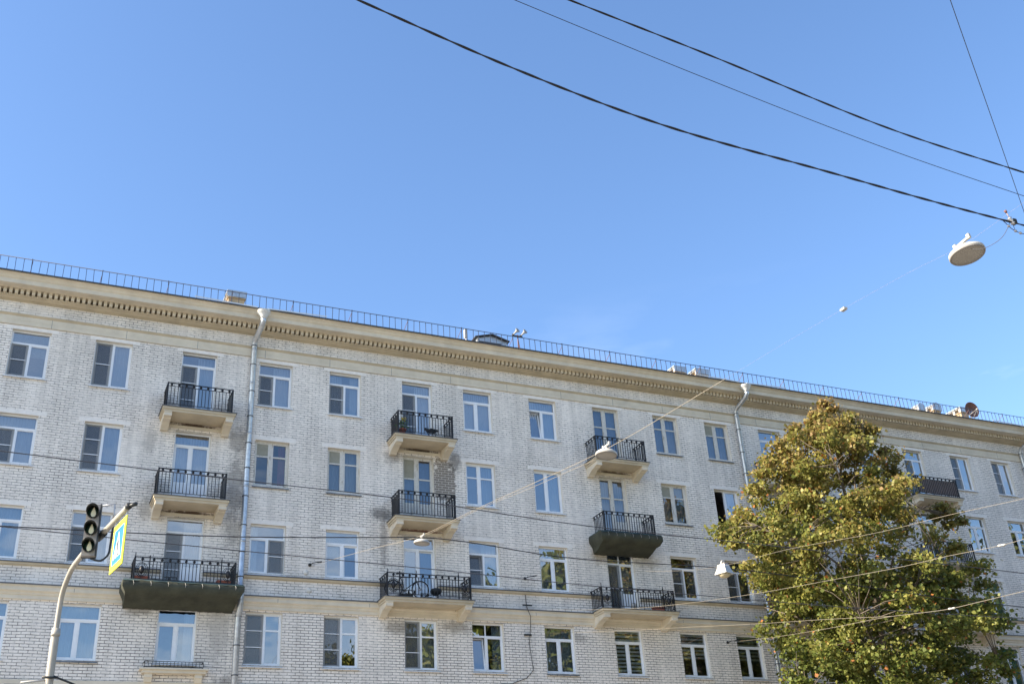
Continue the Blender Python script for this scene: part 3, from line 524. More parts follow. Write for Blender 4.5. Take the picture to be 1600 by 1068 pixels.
# ------------------------------------------------------------------ roof structures
def chimney(x0, x1, y0, y1, zt, side=True, gable=False):
    b = MB(); zb = 23.2; b.box(x0, x1, y0, y1, zb, zt-.36, 'chim'); b.box(x0-.05, x1+.05, y0-.05, y1+.05, zt-.3595, zt-.32, 'chim')
    n = max(2, int((y1-y0)/.42)); st = (y1-y0-.14)/n
    for i in range(n+1):
        y = y0 + i*st; b.box(x0, x0+.14, y, y+.14, zt-.3195, zt-.11, 'white'); b.box(x1-.14, x1, y, y+.14, zt-.3195, zt-.11, 'white')
    b.box(x0+.141, x1-.141, y0+.02, y0+.06, zt-.3195, zt-.11, 'white'); b.box(x0-.03, x1+.03, y0-.03, y1+.03, zt-.1095, zt-.06, 'white')
    o = b.build('chimney', roof)
    b = MB(); b.box(x0-.07, x1+.07, y0-.075, y0-.055, zt-.31, zt-.02, 'cap'); b.box(x0-.08, x1+.08, y0-.08, y1+.08, zt-.0595, zt-.015, 'cap')
    if gable: b.prism_x([(y0-.08, zt-.0145), (y1+.08, zt-.0145), ((y0+y1)/2, zt+.05)], x0-.05, x1+.05, 'cap'); b.add([(x0-.1, y0-.081, zt-.0145), (x1+.1, y0-.081, zt-.0145), ((x0+x1)/2, y0-.081, zt+.16), (x0-.1, y0+.6, zt-.0145), (x1+.1, y0+.6, zt-.0145), ((x0+x1)/2, y0+.6, zt+.16)], [(0, 1, 2), (0, 2, 5, 3), (1, 4, 5, 2)], 'cap')
    b.build('chimney_cap', roof)
chimney(6.26, 6.92, 1.5, 3.1, 25.08); chimney(28.04, 28.62, 1.5, 2.5, 24.82); chimney(29.32, 29.98, 1.5, 2.7, 24.88); chimney(44.82, 45.35, 1.5, 2.9, 24.92, gable=True); chimney(46.9, 47.45, 1.5, 3.3, 25.07); chimney(43.75, 44.1, 1.5, 2.0, 24.75, gable=True)
b = MB()  # louvred dormer
x0, x1, ym = 17.1, 18.63, .8
b.box(x0+.05, x1-.05, ym, 3.5, 23.3, 24.25, 'cap')
b.add([(x0+.05, ym-.001, 24.25), (x1-.05, ym-.001, 24.25), ((x0+x1)/2, ym-.001, 24.45)], [(0, 1, 2)], 'cap')
for z in (23.6, 23.78, 23.96, 24.11): b.box(x0+.15, x1-.3, ym-.03, ym-.005, z, z+.06, 'cap'); b.box(x0+.15, x1-.3, ym-.012, ym-.002, z-.05, z-.01, 'flash2')
b.box(x0+.04, x0+.1, ym-.04, ym-.003, 23.3, 24.24, 'white'); b.box(x1-.1, x1-.04, ym-.04, ym-.003, 23.3, 24.24, 'cap')
xm = (x0+x1)/2
for s_, xe in ((-1, x0-.08), (1, x1+.08)): b.add([(xe, ym-.15, 24.26), (xm, ym-.15, 24.50), (xm, 3.6, 24.50), (xe, 3.6, 24.26), (xe, ym-.15, 24.23), (xm, ym-.15, 24.46), (xm, 3.6, 24.46), (xe, 3.6, 24.23)], [(0, 1, 2, 3), (4, 7, 6, 5), (0, 4, 5, 1), (0, 3, 7, 4)], 'flash2')
b.build('dormer', roof)
b = MB(); b.add([(11.18, .05, 23.3), (11.52, .05, 23.3), (11.35, .05, 23.72), (11.35, .6, 23.3)], [(0, 1, 2), (0, 2, 3), (1, 3, 2)], 'cap'); b.build('roof_vent', roof)
b = MB(); b.tube([(16.1, -.4, 23.1), (16.1, -.4, 23.62)], .015, 'steel', 6); b.box(16.04, 16.16, -.46, -.34, 23.45, 23.86, 'white'); o = b.build('antenna', None, label='small white box antenna behind the roof rail, left of the dormer', category='antenna')
t_ = empty('loudspeaker_mast', (18.6, -.4, 23.1), label='pair of white horn loudspeakers on one mast at the roof edge', category='loudspeaker')
b = MB(); b.tube([(0, 0, 0), (0, 0, .92)], .022, 'rust', 6); b.tube([(.12, .03, 0), (.02, .03, .8)], .016, 'rust', 6); b.box(-.22, .24, -.02, .02, .84, .88, 'dark'); b.build('mast', t_)
for dx in (-.17, .2):
    b = MB(); ax = Vector((.35*1, -.75, .35)).normalized(); b.lathe([(.03, -.05), (.035, .06), (.06, .14), (.11, .22), (.12, .24), (.105, .235), (.02, .12)], 'panel', (dx, -.02, .95), ax, n=14); b.lathe([(.05, -.12), (.055, -.051)], 'dark', (dx, -.02, .95), ax, n=10); b.build('horn', t_)
# satellite dish
t_ = empty('satellite_dish', (45.37, -.5, 23.1), label='rust brown satellite dish at the roof edge in front of the right-hand chimneys', category='satellite dish')
ax = Vector((-.12, -.98, -.05)).normalized(); c0 = Vector((0, 0, .70))
b = MB(); R1 = .43; b.lathe([(R1*k/6, .16*(k/6)**2 + .0) for k in range(1, 7)] + [(R1+.012, .165), (R1, .15)] + [(R1*k/6, .16*(k/6)**2-.02) for k in range(5, 0, -1)], 'dish', c0 - ax*.1, ax, n=28); b.build('reflector', t_)
b = MB(); f0 = c0 + ax*.42 + Vector((0, 0, -.1)); b.tube([c0+Vector((-.3, 0, -.36)), f0], .012, 'white', 5); b.tube([c0+Vector((.3, -.05, -.38)), f0], .012, 'white', 5); b.tube([c0+Vector((0, 0, -.48)), f0], .012, 'white', 5); b.lathe([(.03, -.05), (.04, .05)], 'white', f0, ax, n=10); b.build('feed_arm', t_)
b = MB(); b.tube([(0, .1, 0), (0, .1, .5), (0, .02, .66)], .025, 'steel', 8); b.box(-.12, .12, -.02, .2, -.02, .02, 'steel'); b.build('mast', t_)

# ------------------------------------------------------------------ things on the balconies
def tarp(name, x0, x1, zt, zb, lab):
    b = MB(); D_ = 1.12; nx = 30; rows = []; rn = random.Random(int(x0*10))
    prof_ = [(-.98, zt+.05, 0), (-D_, zt-.02, -.03), (-D_+.0, zt-.2, -.02), (-1.0, zt-.38, .09), (-.74, zt-.44, .12), (-.45, zt-.57, .14), (-.03, zb, .15)]
    vs = []
    for (y, z, ins) in prof_:
        for i in range(nx+1): x = x0+ins + (x1-x0-2*ins)*i/nx; vs.append((x, y + rn.uniform(-.02, .02), z + rn.uniform(-.015, .015) - (.02*math.sin(i*.9) if 0 < prof_.index((y, z, ins)) < 4 else 0)))
    fs = [(r*(nx+1)+i, r*(nx+1)+i+1, (r+1)*(nx+1)+i+1, (r+1)*(nx+1)+i) for r in range(len(prof_)-1) for i in range(nx)]
    b.add(vs, fs, 'tarp', True)
    for s_, i in ((1, 0), (-1, nx)):     # side skirts back to the wall
        side = [vs[r*(nx+1)+i] for r in range(len(prof_))]; back = [(p[0] - s_*.0, -.03 if r else -.05, p[2]) for r, p in enumerate(side)]; n = len(side)
        b.add(side + back, [(k, k+1, n+k+1, n+k) for k in range(n-1)], 'tarp', True)
    b.add([(x0-.01, -D_-.012, zt-.02), (x1+.01, -D_-.012, zt-.02), (x1+.0, -.985, zt+.075), (x0, -.985, zt+.075), (x0-.01, -.02, zt+.0), (x0, -.02, zt+.07)], [(0, 1, 2, 3), (0, 3, 5, 4)], 'tarpb')
    for k in range(7): xx = x0 + .3 + k*(x1-x0-.6)/6; b.tube([(xx, -D_-.02, zt-.02), (xx+.03, -D_-.03, zt-.1), (xx+.02, -D_-.02, zt-.17)], .006, 'white', 4)
    b.build(name, None, label=lab, category='tarpaulin', group='dark green netting under balconies')
tarp('tarpaulin', 3.14, 7.10, 11.93, 11.24, 'long green-black netting wrapped under the wide balcony beside the left drainpipe')
tarp('tarpaulin', 21.47, 24.38, 15.03, 14.36, 'green-black netting wrapped round a short balcony right of centre')
def pot(loc, r, h, lab, plant=None, long=0):
    t_ = empty('flower_pot', loc, label=lab, category='flower pot', group='flower pots on the balconies'); b = MB()
    if long: b.box(-long/2, long/2, -.1, .1, 0, h, 'terra'); b.box(-long/2-.015, long/2+.015, -.115, .115, h-.04, h+.002, 'terra')
    else: b.lathe([(r*.7, 0), (r, h*.85), (r*1.1, h*.85), (r*1.1, h)], 'terra', n=14)
    b.build('pot', t_)
    if plant:
        b = MB(); rn = random.Random(1)
        for i in range(12): b.tube([(rn.gauss(0, .03), rn.gauss(0, .03), h), (rn.gauss(0, .1), rn.gauss(0, .06), h+rn.uniform(.15, .42))], .004, 'leafp', 4)
        for i in range(90):
            a = Vector((rn.gauss(0, .1), rn.gauss(0, .08), h+rn.uniform(.05, .35))); d = Vector((rn.gauss(0, .05), rn.gauss(0, .05), rn.gauss(0, .03))); e2 = Vector((rn.gauss(0, .03), 0, .03)); b.add([a, a+d, a+d+e2, a+e2], [(0, 1, 2, 3)], 'leafp')
        for i in range(26):
            a = Vector((rn.gauss(.04, .07), rn.gauss(0, .05), h+rn.uniform(.34, .5))); b.lathe([(.01, -.01), (.03, 0), (.01, .012)], 'yflow', a, (rn.gauss(0, .3), -1, .4), n=6)
        b.build('plant', t_)
    return t_
pot((13.05, -.72, 18.42), .15, .26, 'round terracotta pot with yellow flowers on the top balcony left of centre', True)
pot((3.72, -.75, 11.95), .1, .2, 'long terracotta planter behind the left end of the wide netted balcony', long=.5)
pot((6.45, -.75, 11.95), .1, .2, 'long terracotta planter behind the right end of the wide netted balcony', long=.45)
pot((24.1, -.6, 11.93), .11, .2, 'low terracotta planter at the right end of the lowest balcony right of centre', long=.5)
# folding chairs
def chair(loc, rz, lab):
    t_ = empty('folding_chair', loc, rz, label=lab, category='chair', group='black chairs on the balconies')
    b = MB(); b.box(-.2, .2, -.2, .18, .42, .45, 'dark'); b.build('seat', t_)
    b = MB(); b.box(-.2, .2, .2, .225, .5, .62, 'dark'); b.build('backrest', t_)
    for s_ in (-.18, .18):
        for p, q in (((s_, -.18, 0), (s_, .22, .62)), ((s_, .18, 0), (s_, -.16, .43))): b = MB(); b.tube([p, q], .011, 'iron', 6); b.build('leg', t_)
chair((14.4, -.5, 18.41), .3, 'low black folding chair on the top balcony left of centre')
# bicycle
t_ = empty('bicycle', (12.68, -.62, 11.93), R(-4), label='dark bicycle leaning behind the iron railing of the lowest balcony left of centre', category='bicycle')
for wx in (0, 1.03):
    b = MB(); b.torus((wx, 0, .34), .32, .022, 'rubber', (0, 1, 0), 28, 6); wq = b.build('wheel', t_)
    b = MB(); b.torus((wx, 0, .34), .295, .009, 'steel', (0, 1, 0), 28, 4); b.lathe([(.03, -.04), (.03, .04)], 'steel', (wx, 0, .34), (0, 1, 0), n=8)
    for k in range(12): a = k*math.pi/6; b.bar((wx, 0, .34), (wx+.29*math.cos(a), 0, .34+.29*math.sin(a)), .004, 'steel')
    b.build('rim', wq)
b = MB(); P_ = dict(rh=(0, 0, .34), bb=(.42, 0, .30), st_=(.28, 0, .78), hd=(.85, 0, .80), hb=(.88, 0, .66), fh=(1.03, 0, .34))
for p, q in (('rh', 'bb'), ('rh', 'st_'), ('bb', 'st_'), ('bb', 'hb'), ('st_', 'hd'), ('hd', 'hb'), ('hb', 'fh')): b.tube([P_[p], P_[q]], .017, 'dark', 6)
b.build('frame', t_)
b = MB(); b.tube([(.85, 0, .8), (.83, 0, .93)], .013, 'dark', 6); b.tube([(.80, -.28, .98), (.86, -.1, .94), (.86, .1, .94), (.80, .28, .98)], .014, 'dark', 6); b.build('handlebar', t_)
b = MB(); b.tube([(.28, 0, .78), (.26, 0, .9)], .013, 'steel', 6); b.add([(.12, -.08, .91), (.12, .08, .91), (.42, .02, .92), (.42, -.02, .92), (.12, -.07, .95), (.12, .07, .95), (.42, .015, .94), (.42, -.015, .94)], [(0, 1, 2, 3), (7, 6, 5, 4), (0, 4, 5, 1), (1, 5, 6, 2), (2, 6, 7, 3), (3, 7, 4, 0)], 'dark'); b.build('saddle', t_)
b = MB(); b.lathe([(.06, -.01), (.06, .01)], 'steel', (.42, .02, .3), (0, 1, 0), n=12); b.bar((.42, .05, .3), (.52, .05, .16), .015, 'steel'); b.bar((.42, -.05, .3), (.32, -.05, .44), .015, 'steel'); b.build('crank', t_)
t_ = empty('grill', (14.4, -.5, 11.92), label='small round black grill beside the bicycle on the lowest balcony left of centre', category='grill')
b = MB(); b.lathe([(.08, .22), (.2, .3), (.23, .38), (.2, .45), (.06, .5)], 'dark', n=16); b.build('bowl', t_)
for a in (.3, 2.4, 4.5):
    b = MB(); b.tube([(.1*math.cos(a), .1*math.sin(a), .24), (.17*math.cos(a), .17*math.sin(a), 0)], .01, 'dark', 5); b.build('leg', t_)
b = MB(); b.box(12.95, 13.5, -.45, -.2, 11.925, 12.13, 'dark'); b.box(12.94, 13.51, -.46, -.19, 12.131, 12.16, 'greyh'); b.build('storage_box', None, label='low dark storage box on the floor behind the bicycle', category='box')
b = MB(); b.lathe([(.10, 0), (.13, .3), (.125, .31)], 'white', (23.0, -.5, 11.93), n=12); b.lathe([(.11, .311), (.03, .36)], 'dark', (23.0, -.5, 11.93), n=12); b.build('bucket', None, label='white bucket with dark lid on the lowest balcony right of centre', category='bucket')

# ------------------------------------------------------------------ wall hooks and facade cable
for x, z, lab in ((9.66, 13.15, 'iron wall hook with turnbuckle, where the long pale wire meets the wall'), (18.39, 13.16, 'iron wall hook left of the olive third-row window in the middle of the facade'), (27.7, 10.97, 'iron wall hook beside the lowest striped-blind window nearest the tree')):
    b = MB(); b.lathe([(.06, 0), (.065, .02), (.03, .04)], 'dark', (x, -.0, z), (0, -1, 0), n=12); b.tube([(x, -.03, z), (x+.06, -.2, z+.02), (x+.2, -.3, z+.03)], .016, 'dark', 6); b.tube([(x+.2, -.3, z+.03), (x+.36, -.36, z+.04)], .026, 'dark', 6)
    b.build('wall_hook', None, label=lab, category='wall hook', group='hooks for the street wires')
for x, z, lab in ((9.53, 12.85, 'upper round anchor plate, just above the thin belt near the left drainpipe'), (9.67, 12.2, 'lower round anchor plate, between the two belts near the left drainpipe')):
    b = MB(); b.lathe([(.09, 0), (.09, .015), (.03, .03)], 'reveal', (x, 0, z), (0, -1, 0), n=14); b.build('anchor_plate', None, label=lab, category='anchor plate', group='round anchor plates on the wall')
b = MB(); b.tube([(18.35, -.02, 12.6), (18.38, -.03, 12.0), (18.3, -.25, 11.9), (18.42, -.25, 11.6), (18.5, -.03, 11.3), (18.4, -.02, 10.6), (18.5, -.02, 9.6), (18.2, -.03, 9.3), (17.5, -.02, 9.05), (17.1, -.02, 9.05)], .012, 'dark', 5)
b.box(18.1, 18.5, -.28, -.24, 12.0, 12.05, 'dark'); b.box(18.2, 18.5, -.06, 0, 10.9, 10.96, 'dark'); b.build('wall_cable', None, label='loose dark cable hanging down the brick between two lowest windows', category='cable')

# ------------------------------------------------------------------ street wires
def cat(pts, n=10):      # smooth curve through the points, tangents weighted by span length
    P = [Vector(p) for p in pts]; N_ = len(P); d = [(P[i+1]-P[i]).length for i in range(N_-1)]; T = []
    for i in range(N_):
        if i == 0: T.append((P[1]-P[0])/d[0])
        elif i == N_-1: T.append((P[-1]-P[-2])/d[-1])
        else: T.append(((P[i]-P[i-1])/d[i-1]*d[i] + (P[i+1]-P[i])/d[i]*d[i-1])/(d[i]+d[i-1]))
    out = []
    for i in range(N_-1):
        for k in range(n):
            s = k/n; out.append(P[i]*(2*s**3-3*s*s+1) + T[i]*d[i]*(s**3-2*s*s+s) + P[i+1]*(3*s*s-2*s**3) + T[i+1]*d[i]*(s**3-s*s))
    return out + [P[-1]]
def ext(pts, a=None, b_=None): return ([a] if a else []) + pts + ([b_] if b_ else [])
def wire(name, pts, r, m, lab, group, twist=0, n=10):
    c = cat(pts, n); b = MB()
    if twist:
        # resample finely and wind two strands
        fine = []; 
        for i in range(len(c)-1):
            k = max(1, int((c[i+1]-c[i]).length/.06))
            for j in range(k): fine.append(c[i].lerp(c[i+1], j/k))
        fine.append(c[-1]); fine = [p for i, p in enumerate(fine) if i == 0 or (p-fine[i-1]).length > .02]; s = 0
        for ph in (0, math.pi):
            q = []; s = 0
            for i, p in enumerate(fine):
                if i: s += (p-fine[i-1]).length
                a = s*2*math.pi/twist + ph; q.append(p + Vector((0, math.cos(a), math.sin(a)))*r*.8)
            b.tube(q, r, m, 5)
    else: b.tube(c, r[:len(c)] if isinstance(r, list) else r, m, 5)
    return b.build(name, None, label=lab, category='wire', group=group)
G1 = 'thick black cables overhead'; G2 = 'dark wires along the street'; G3 = 'pale span wires across the street'
wire('overhead_cable', ext([(2.37, -30.22, 10.13), (4.13, -30.22, 9.75), (5.73, -30.22, 9.51), (8.46, -30.22, 9.41), (10.33, -30.22, 9.36), (11.48, -30.22, 9.35)], (-12, -30.22, 13.6), (26, -30.22, 9.6)), .0085, 'wire', 'lowest and thickest black twisted cable sweeping across the sky', G1, twist=.75)
wire('overhead_cable', ext([(3.96, -30.72, 10.23), (6.33, -30.72, 9.87), (9.07, -30.72, 9.53), (11.17, -30.72, 9.37)], (-12, -30.72, 13.2), (26, -30.72, 8.9)), .0042, 'wire', 'thin black wire between the two thick cables across the sky', G1)
wire('overhead_cable', ext([(4.76, -30.52, 10.71), (6.56, -30.52, 10.49), (9.42, -30.52, 10.1), (11.63, -30.52, 10.0)], (-12, -30.52, 13.4), (26, -30.52, 9.7)), .0070, 'wire', 'uppermost thick black twisted cable across the top right of the sky', G1, twist=.9)
wire('overhead_cable', [(3.5, -35.9, 9.75), (8.1, -32.73, 9.76), (10.09, -31.38, 9.8), (12.07, -30.03, 9.79), (30, -17.8, 10.4)], .0045, 'wire3', 'thin steep wire dropping through the top right corner of the sky', G1)
wire('street_wire', ext([(-.78, -14.33, 10.89), (4.42, -14.33, 10.73), (7.84, -14.33, 10.66), (13.1, -14.33, 10.37), (18.56, -14.33, 10.26), (27.21, -14.33, 10.1), (29.11, -14.33, 10.05)], (-25, -14.33, 12.3), (60, -14.33, 10.2)), .0125, 'wire3', 'uppermost of the dark wires crossing the white facade', G2)
wire('street_wire', ext([(-.62, -10.48, 10.46), (5.22, -10.48, 10.63), (8.36, -10.48, 10.85), (10.39, -10.48, 10.99), (14.67, -10.48, 10.72), (20.41, -10.48, 10.75), (30.54, -10.48, 10.22), (33.3, -10.48, 10.13)], (-25, -10.48, 10.9), (60, -10.48, 10.3)), .015, 'wire', 'thicker dark wire crossing the facade and fixed at the small disc lamp', G2)
wire('street_wire', ext([(-.6, -11.48, 10.13), (5.05, -11.48, 9.94), (9.48, -11.48, 9.81), (15.11, -11.48, 9.61), (18.8, -11.48, 9.53), (20.66, -11.48, 9.49), (31.94, -11.48, 9.42)], (-25, -11.48, 11.2), (60, -11.48, 10.2)), .012, 'wire3', 'lowest of the dark wires crossing the white facade', G2)
SPAN = [(9.8, -.02, 13.16), (10.14, -5.98, 12.0), (10.36, -10.08, 11.19), (10.55, -13.51, 10.81), (10.73, -16.67, 10.42), (10.91, -19.95, 10.04), (11.12, -23.78, 9.84), (11.2, -25.23, 9.78), (11.3, -27.07, 9.68), (11.38, -28.43, 9.58), (11.44, -29.5, 9.47), (11.48, -30.26, 9.5), (11.9, -38, 9.9)]
wire('span_wire', SPAN, [.0062]*62+[.0012]*200, 'wire2', 'long pale wire rising from a wall hook to the big disc lamp', G3)
wire('span_wire', [(10.38, -10.5, 11.08), (10.5, -12.5, 10.87), (10.56, -13.6, 10.76), (10.72, -16.67, 10.33), (10.9, -19.5, 9.98)], .0045, 'wire2', 'slack pale lead tied along the wire between the two lower disc lamps', G3)
wire('span_wire', [(23.31, -0.0, 13.73), (19.73, -11.43, 10.52), (18.17, -16.39, 9.44), (16.39, -22.05, 8.07), (15.81, -23.89, 7.68), (15.05, -26.33, 7.12), (13.31, -31.93, 6.0)], 0.0038, 'wire2', 'uppermost pale wire, from the bell-shaped lamp across the tree crown', G3)
wire('span_wire', [(18.3, 0.0, 11.93), (17.35, -7.13, 10.11), (16.81, -11.16, 9.15), (16.52, -13.29, 8.69), (15.94, -17.66, 7.83), (15.51, -20.84, 7.27), (15.14, -23.56, 6.81), (15.03, -24.42, 6.69), (14.92, -25.2, 6.56), (14.84, -25.82, 6.46), (14.77, -26.33, 6.4), (13.96, -32.23, 5.4)], 0.0038, 'wire2', 'pale wire crossing the lowest right balcony and the middle of the tree', G3)
wire('span_wire', [(27.71, -0.0, 10.97), (22.83, -9.68, 8.88), (19.86, -15.57, 7.67), (17.48, -20.3, 6.73), (16.64, -21.96, 6.36), (15.89, -23.46, 6.04), (15.35, -24.53, 5.85), (14.44, -26.33, 5.53), (11.77, -31.62, 4.5)], 0.0045, 'wire2', 'pale wire from the wall hook beside a striped-blind window, lowest over the tree', G3)
wire('span_wire', [(19.21, 0.0, 11.04), (18.69, -6.14, 9.69), (18.31, -10.64, 8.75), (17.87, -15.68, 7.69), (17.66, -18.15, 7.19), (17.48, -20.3, 6.73)], 0.0038, 'wire2', 'pale wire just below the lowest right balcony, joining another wire over the tree', G3)
b = MB(); b.lathe([(.010, -.07), (.022, -.05), (.014, 0), (.022, .05), (.010, .07)], 'lampw', (0, 0, 0), (.25, -.95, -.1), n=10); o = b.build('wire_insulator', None, label='white insulator on the middle pale wire at the far right edge', category='insulator'); o.location = (14.84, -25.82, 6.46)
b = MB(); b.lathe([(.010, -.07), (.022, -.05), (.014, 0), (.022, .05), (.010, .07)], 'lampw', (0, 0, 0), (.25, -.95, -.1), n=10); o = b.build('wire_insulator', None, label='white insulator on the lowest pale wire over the tree', category='insulator'); o.location = (15.89, -23.46, 6.04)
BELLPOS = (19.74, -11.38, 10.42)

# ------------------------------------------------------------------ hanging disc lamps
def disc_lamp(loc, r, rot, lab):
    t_ = empty('hanging_lamp', loc, label=lab, category='street lamp', group='disc lamps hung over the street'); t_.rotation_euler = rot
    b = MB(); b.lathe([(r*.96, 0), (r, .015), (r*.98, .05), (r*.8, .085), (r*.35, .10), (r*.3, .13), (.02, .135)], 'lampw', n=32); b.build('housing', t_)
    b = MB(); b.lathe([(.02, -.012), (r*.5, -.01), (r*.88, -.004), (r*.9, 0.)], 'lens', n=32); b.torus((0, 0, 0), r*.93, .013, 'greyh', (0, 0, 1), 32, 6); b.build('diffuser', t_)
    b = MB(); b.tube([(0, 0, .13), (0, 0, .2)], .022, 'lampw', 8); b.bar((0, -.13, .22), (0, .13, .22), .04, 'lampw', .03); 
    for s_ in (-1, 1): b.bar((0, s_*.13, .20), (0, s_*.13, .27), .05, 'lampw', .04)
    b.build('hanger', t_)
disc_lamp((10.36, -10.07, 10.95), .235, (R(3), R(4.5), 0), 'lowest and leftmost of the three white disc lamps, edge-on above an iron balcony')
disc_lamp((10.91, -19.94, 9.90), .232, (0, R(6), 0), 'white disc lamp hanging in front of the top balcony right of centre')
disc_lamp((11.44, -29.44, 9.29), .252, (R(-6), R(-1.5), 0), 'largest white disc lamp with grey underside in the sky at the right')
# older bell-shaped lamp
t_ = empty('hanging_lamp', BELLPOS, R(20), label='white boxy bell-shaped lamp with rounded glass hanging left of the tree crown', category='street lamp')
BELL = t_
b = MB(); s0 = .10; s1 = .21
def frus(b, z0, z1, a, c_, m): b.add([(-a, -a, z0), (a, -a, z0), (a, a, z0), (-a, a, z0), (-c_, -c_, z1), (c_, -c_, z1), (c_, c_, z1), (-c_, c_, z1)], [(3, 2, 1, 0), (4, 5, 6, 7), (0, 1, 5, 4), (1, 2, 6, 5), (2, 3, 7, 6), (3, 0, 4, 7)], m)
frus(b, -.16, .02, .22, .15, 'lampw'); frus(b, .0201, .14, .15, .125, 'lampw'); b.build('housing', t_)
b = MB(); b.lathe([(.02, -.27), (.1, -.255), (.16, -.215), (.19, -.161)], 'lens2', n=20); b.build('glass_bowl', t_)
b = MB(); b.torus((0, 0, .17), .09, .028, 'lampw', (0, 1, 0), 16, 6); b.box(.06, .2, -.05, .05, .03, .22, 'rust2'); b.build('hanger', t_)

# ------------------------------------------------------------------ lamp hanger at the right edge
H = Vector((11.48, -30.22, 9.37))
t_ = empty('cable_clamp', H, label='cluster of metal clamps where the black cables meet beside the big disc lamp', category='cable clamp')
b = MB(); b.lathe([(.02, -.06), (.035, -.05), (.02, -.03), (.035, -.01), (.02, .01), (.035, .03), (.015, .06)], 'steel', (0, 0, 0), (.5, 0, -.8), n=12); b.box(.01, .07, -.03, .03, -.04, .03, 'dark'); b.tube([(-.02, 0, .04), (-.05, 0, .12)], .006, 'rust2', 5); b.lathe([(.015, -.02), (.02, .02)], 'rust', (-.055, 0, .14), (-.4, 0, .8), n=10); b.build('insulator', t_)
b = MB()
b.tube(cat([(-.19, .0, -.01), (-.12, 0, -.07), (-.09, 0, -.10), (-.03, 0, -.14), (.03, 0, -.16), (.1, 0, -.17), (.3, 0, -.16)]), .005, 'wire', 5)
b.tube(cat([(-.09, 0, -.1), (-.12, .1, -.2), (-.16, .4, -.22), (-.14, .62, -.10)]), .004, 'wire3', 5)
b.tube([(0, 0, -.03), (.015, 0, -.15)], .004, 'wire', 4); b.tube([(-.09, 0, -.1), (-.04, 0, -.02)], .004, 'wire', 4)
b.build('jumper_cable', t_)
for p in ((-.09, 0, -.10), (.015, 0, -.155), (.10, 0, -.17)):
    b = MB(); b.lathe([(.012, -.02), (.02, 0), (.012, .02)], 'steel' if p[0] else 'dark', p, (1, 0, -.3), n=8); b.build('clamp', t_)
b = MB(); b.box(-.035, .035, -.05, .05, -.018, .018, 'lampw'); o = b.build('wire_insulator', None, label='tiny white insulator alone against the open sky', category='insulator'); o.location = (11.3, -27.07, 9.67)

# ------------------------------------------------------------------ mast arm, signal and crossing sign
t_ = empty('street_pole', (.67, -18.92, 0), label='cream curved mast arm pole rising at the lower left, carrying signal and crossing sign', category='pole')
b = MB()
pp = cat([(.67, -18.92, .1), (.67, -18.92, 3), (.67, -18.92, 5.2), (.67, -18.93, 6.3), (.68, -19.0, 6.62), (.74, -19.38, 6.9), (.84, -20.0, 7.0), (.96, -20.79, 7.0), (1.14, -21.88, 6.99), (1.27, -22.75, 6.975)], 6)
pp = [p - Vector((.67, -18.92, 0)) for p in pp]
rs = [.064 if p.z < 6.05 and i < 18 else .042 for i, p in enumerate(pp)]
b.tube(pp, rs, 'cream', 16); b.build('pole', t_)
b = MB(); b.lathe([(.068, 0), (.072, .03), (.068, .12)], 'cream', (0, 0, 5.98), n=18); b.build('collar', t_)
b = MB(); b.lathe([(.16, .0), (.15, .3), (.09, .34)], 'cream', (0, 0, 0.1), n=18); b.build('base', t_)
b = MB(); d_ = Vector((.156, -.988, 0)); e1 = Vector((.60, -3.83, 6.975)); b.tube([e1 - d_*.02, e1 + d_*.04], .046, 'dark', 12); b.tube([e1, e1 + d_*.1 + Vector((.08, 0, .02))], .03, 'dark', 8); b.build('end_cap', t_)
b = MB(); b.tube([e1 - d_*1.55 , e1 - d_*1.30], .052, 'dark', 12); b.build('clamp_band', t_)
b = MB(); b.tube([(0, 0, 5.28), (-.42, -.05, 5.22)], .018, 'white', 6); b.tube([(0, 0, 5.36), (.4, -.05, 5.2)], .018, 'dark', 6); b.tube([(-.12, -.1, 5.3), (.12, -.1, 5.3)], .02, 'dark', 6)
b.build('side_bracket', t_)
for sx_ in (-.52, .46):
    b = MB(); b.box(sx_-.14, sx_+.14, -.25, .0, 4.3, 5.16, 'dark'); b.box(sx_-.145, sx_+.145, -.06, -.03, 4.29, 5.17, 'greyh'); b.lathe([(.1, 0), (.1, .16)], 'dark', (sx_, -.25, 5.0), (0, -1, 0), n=14); b.lathe([(.1, 0), (.1, .16)], 'dark', (sx_, -.25, 4.7), (0, -1, 0), n=14); b.build('lower_signal', t_)
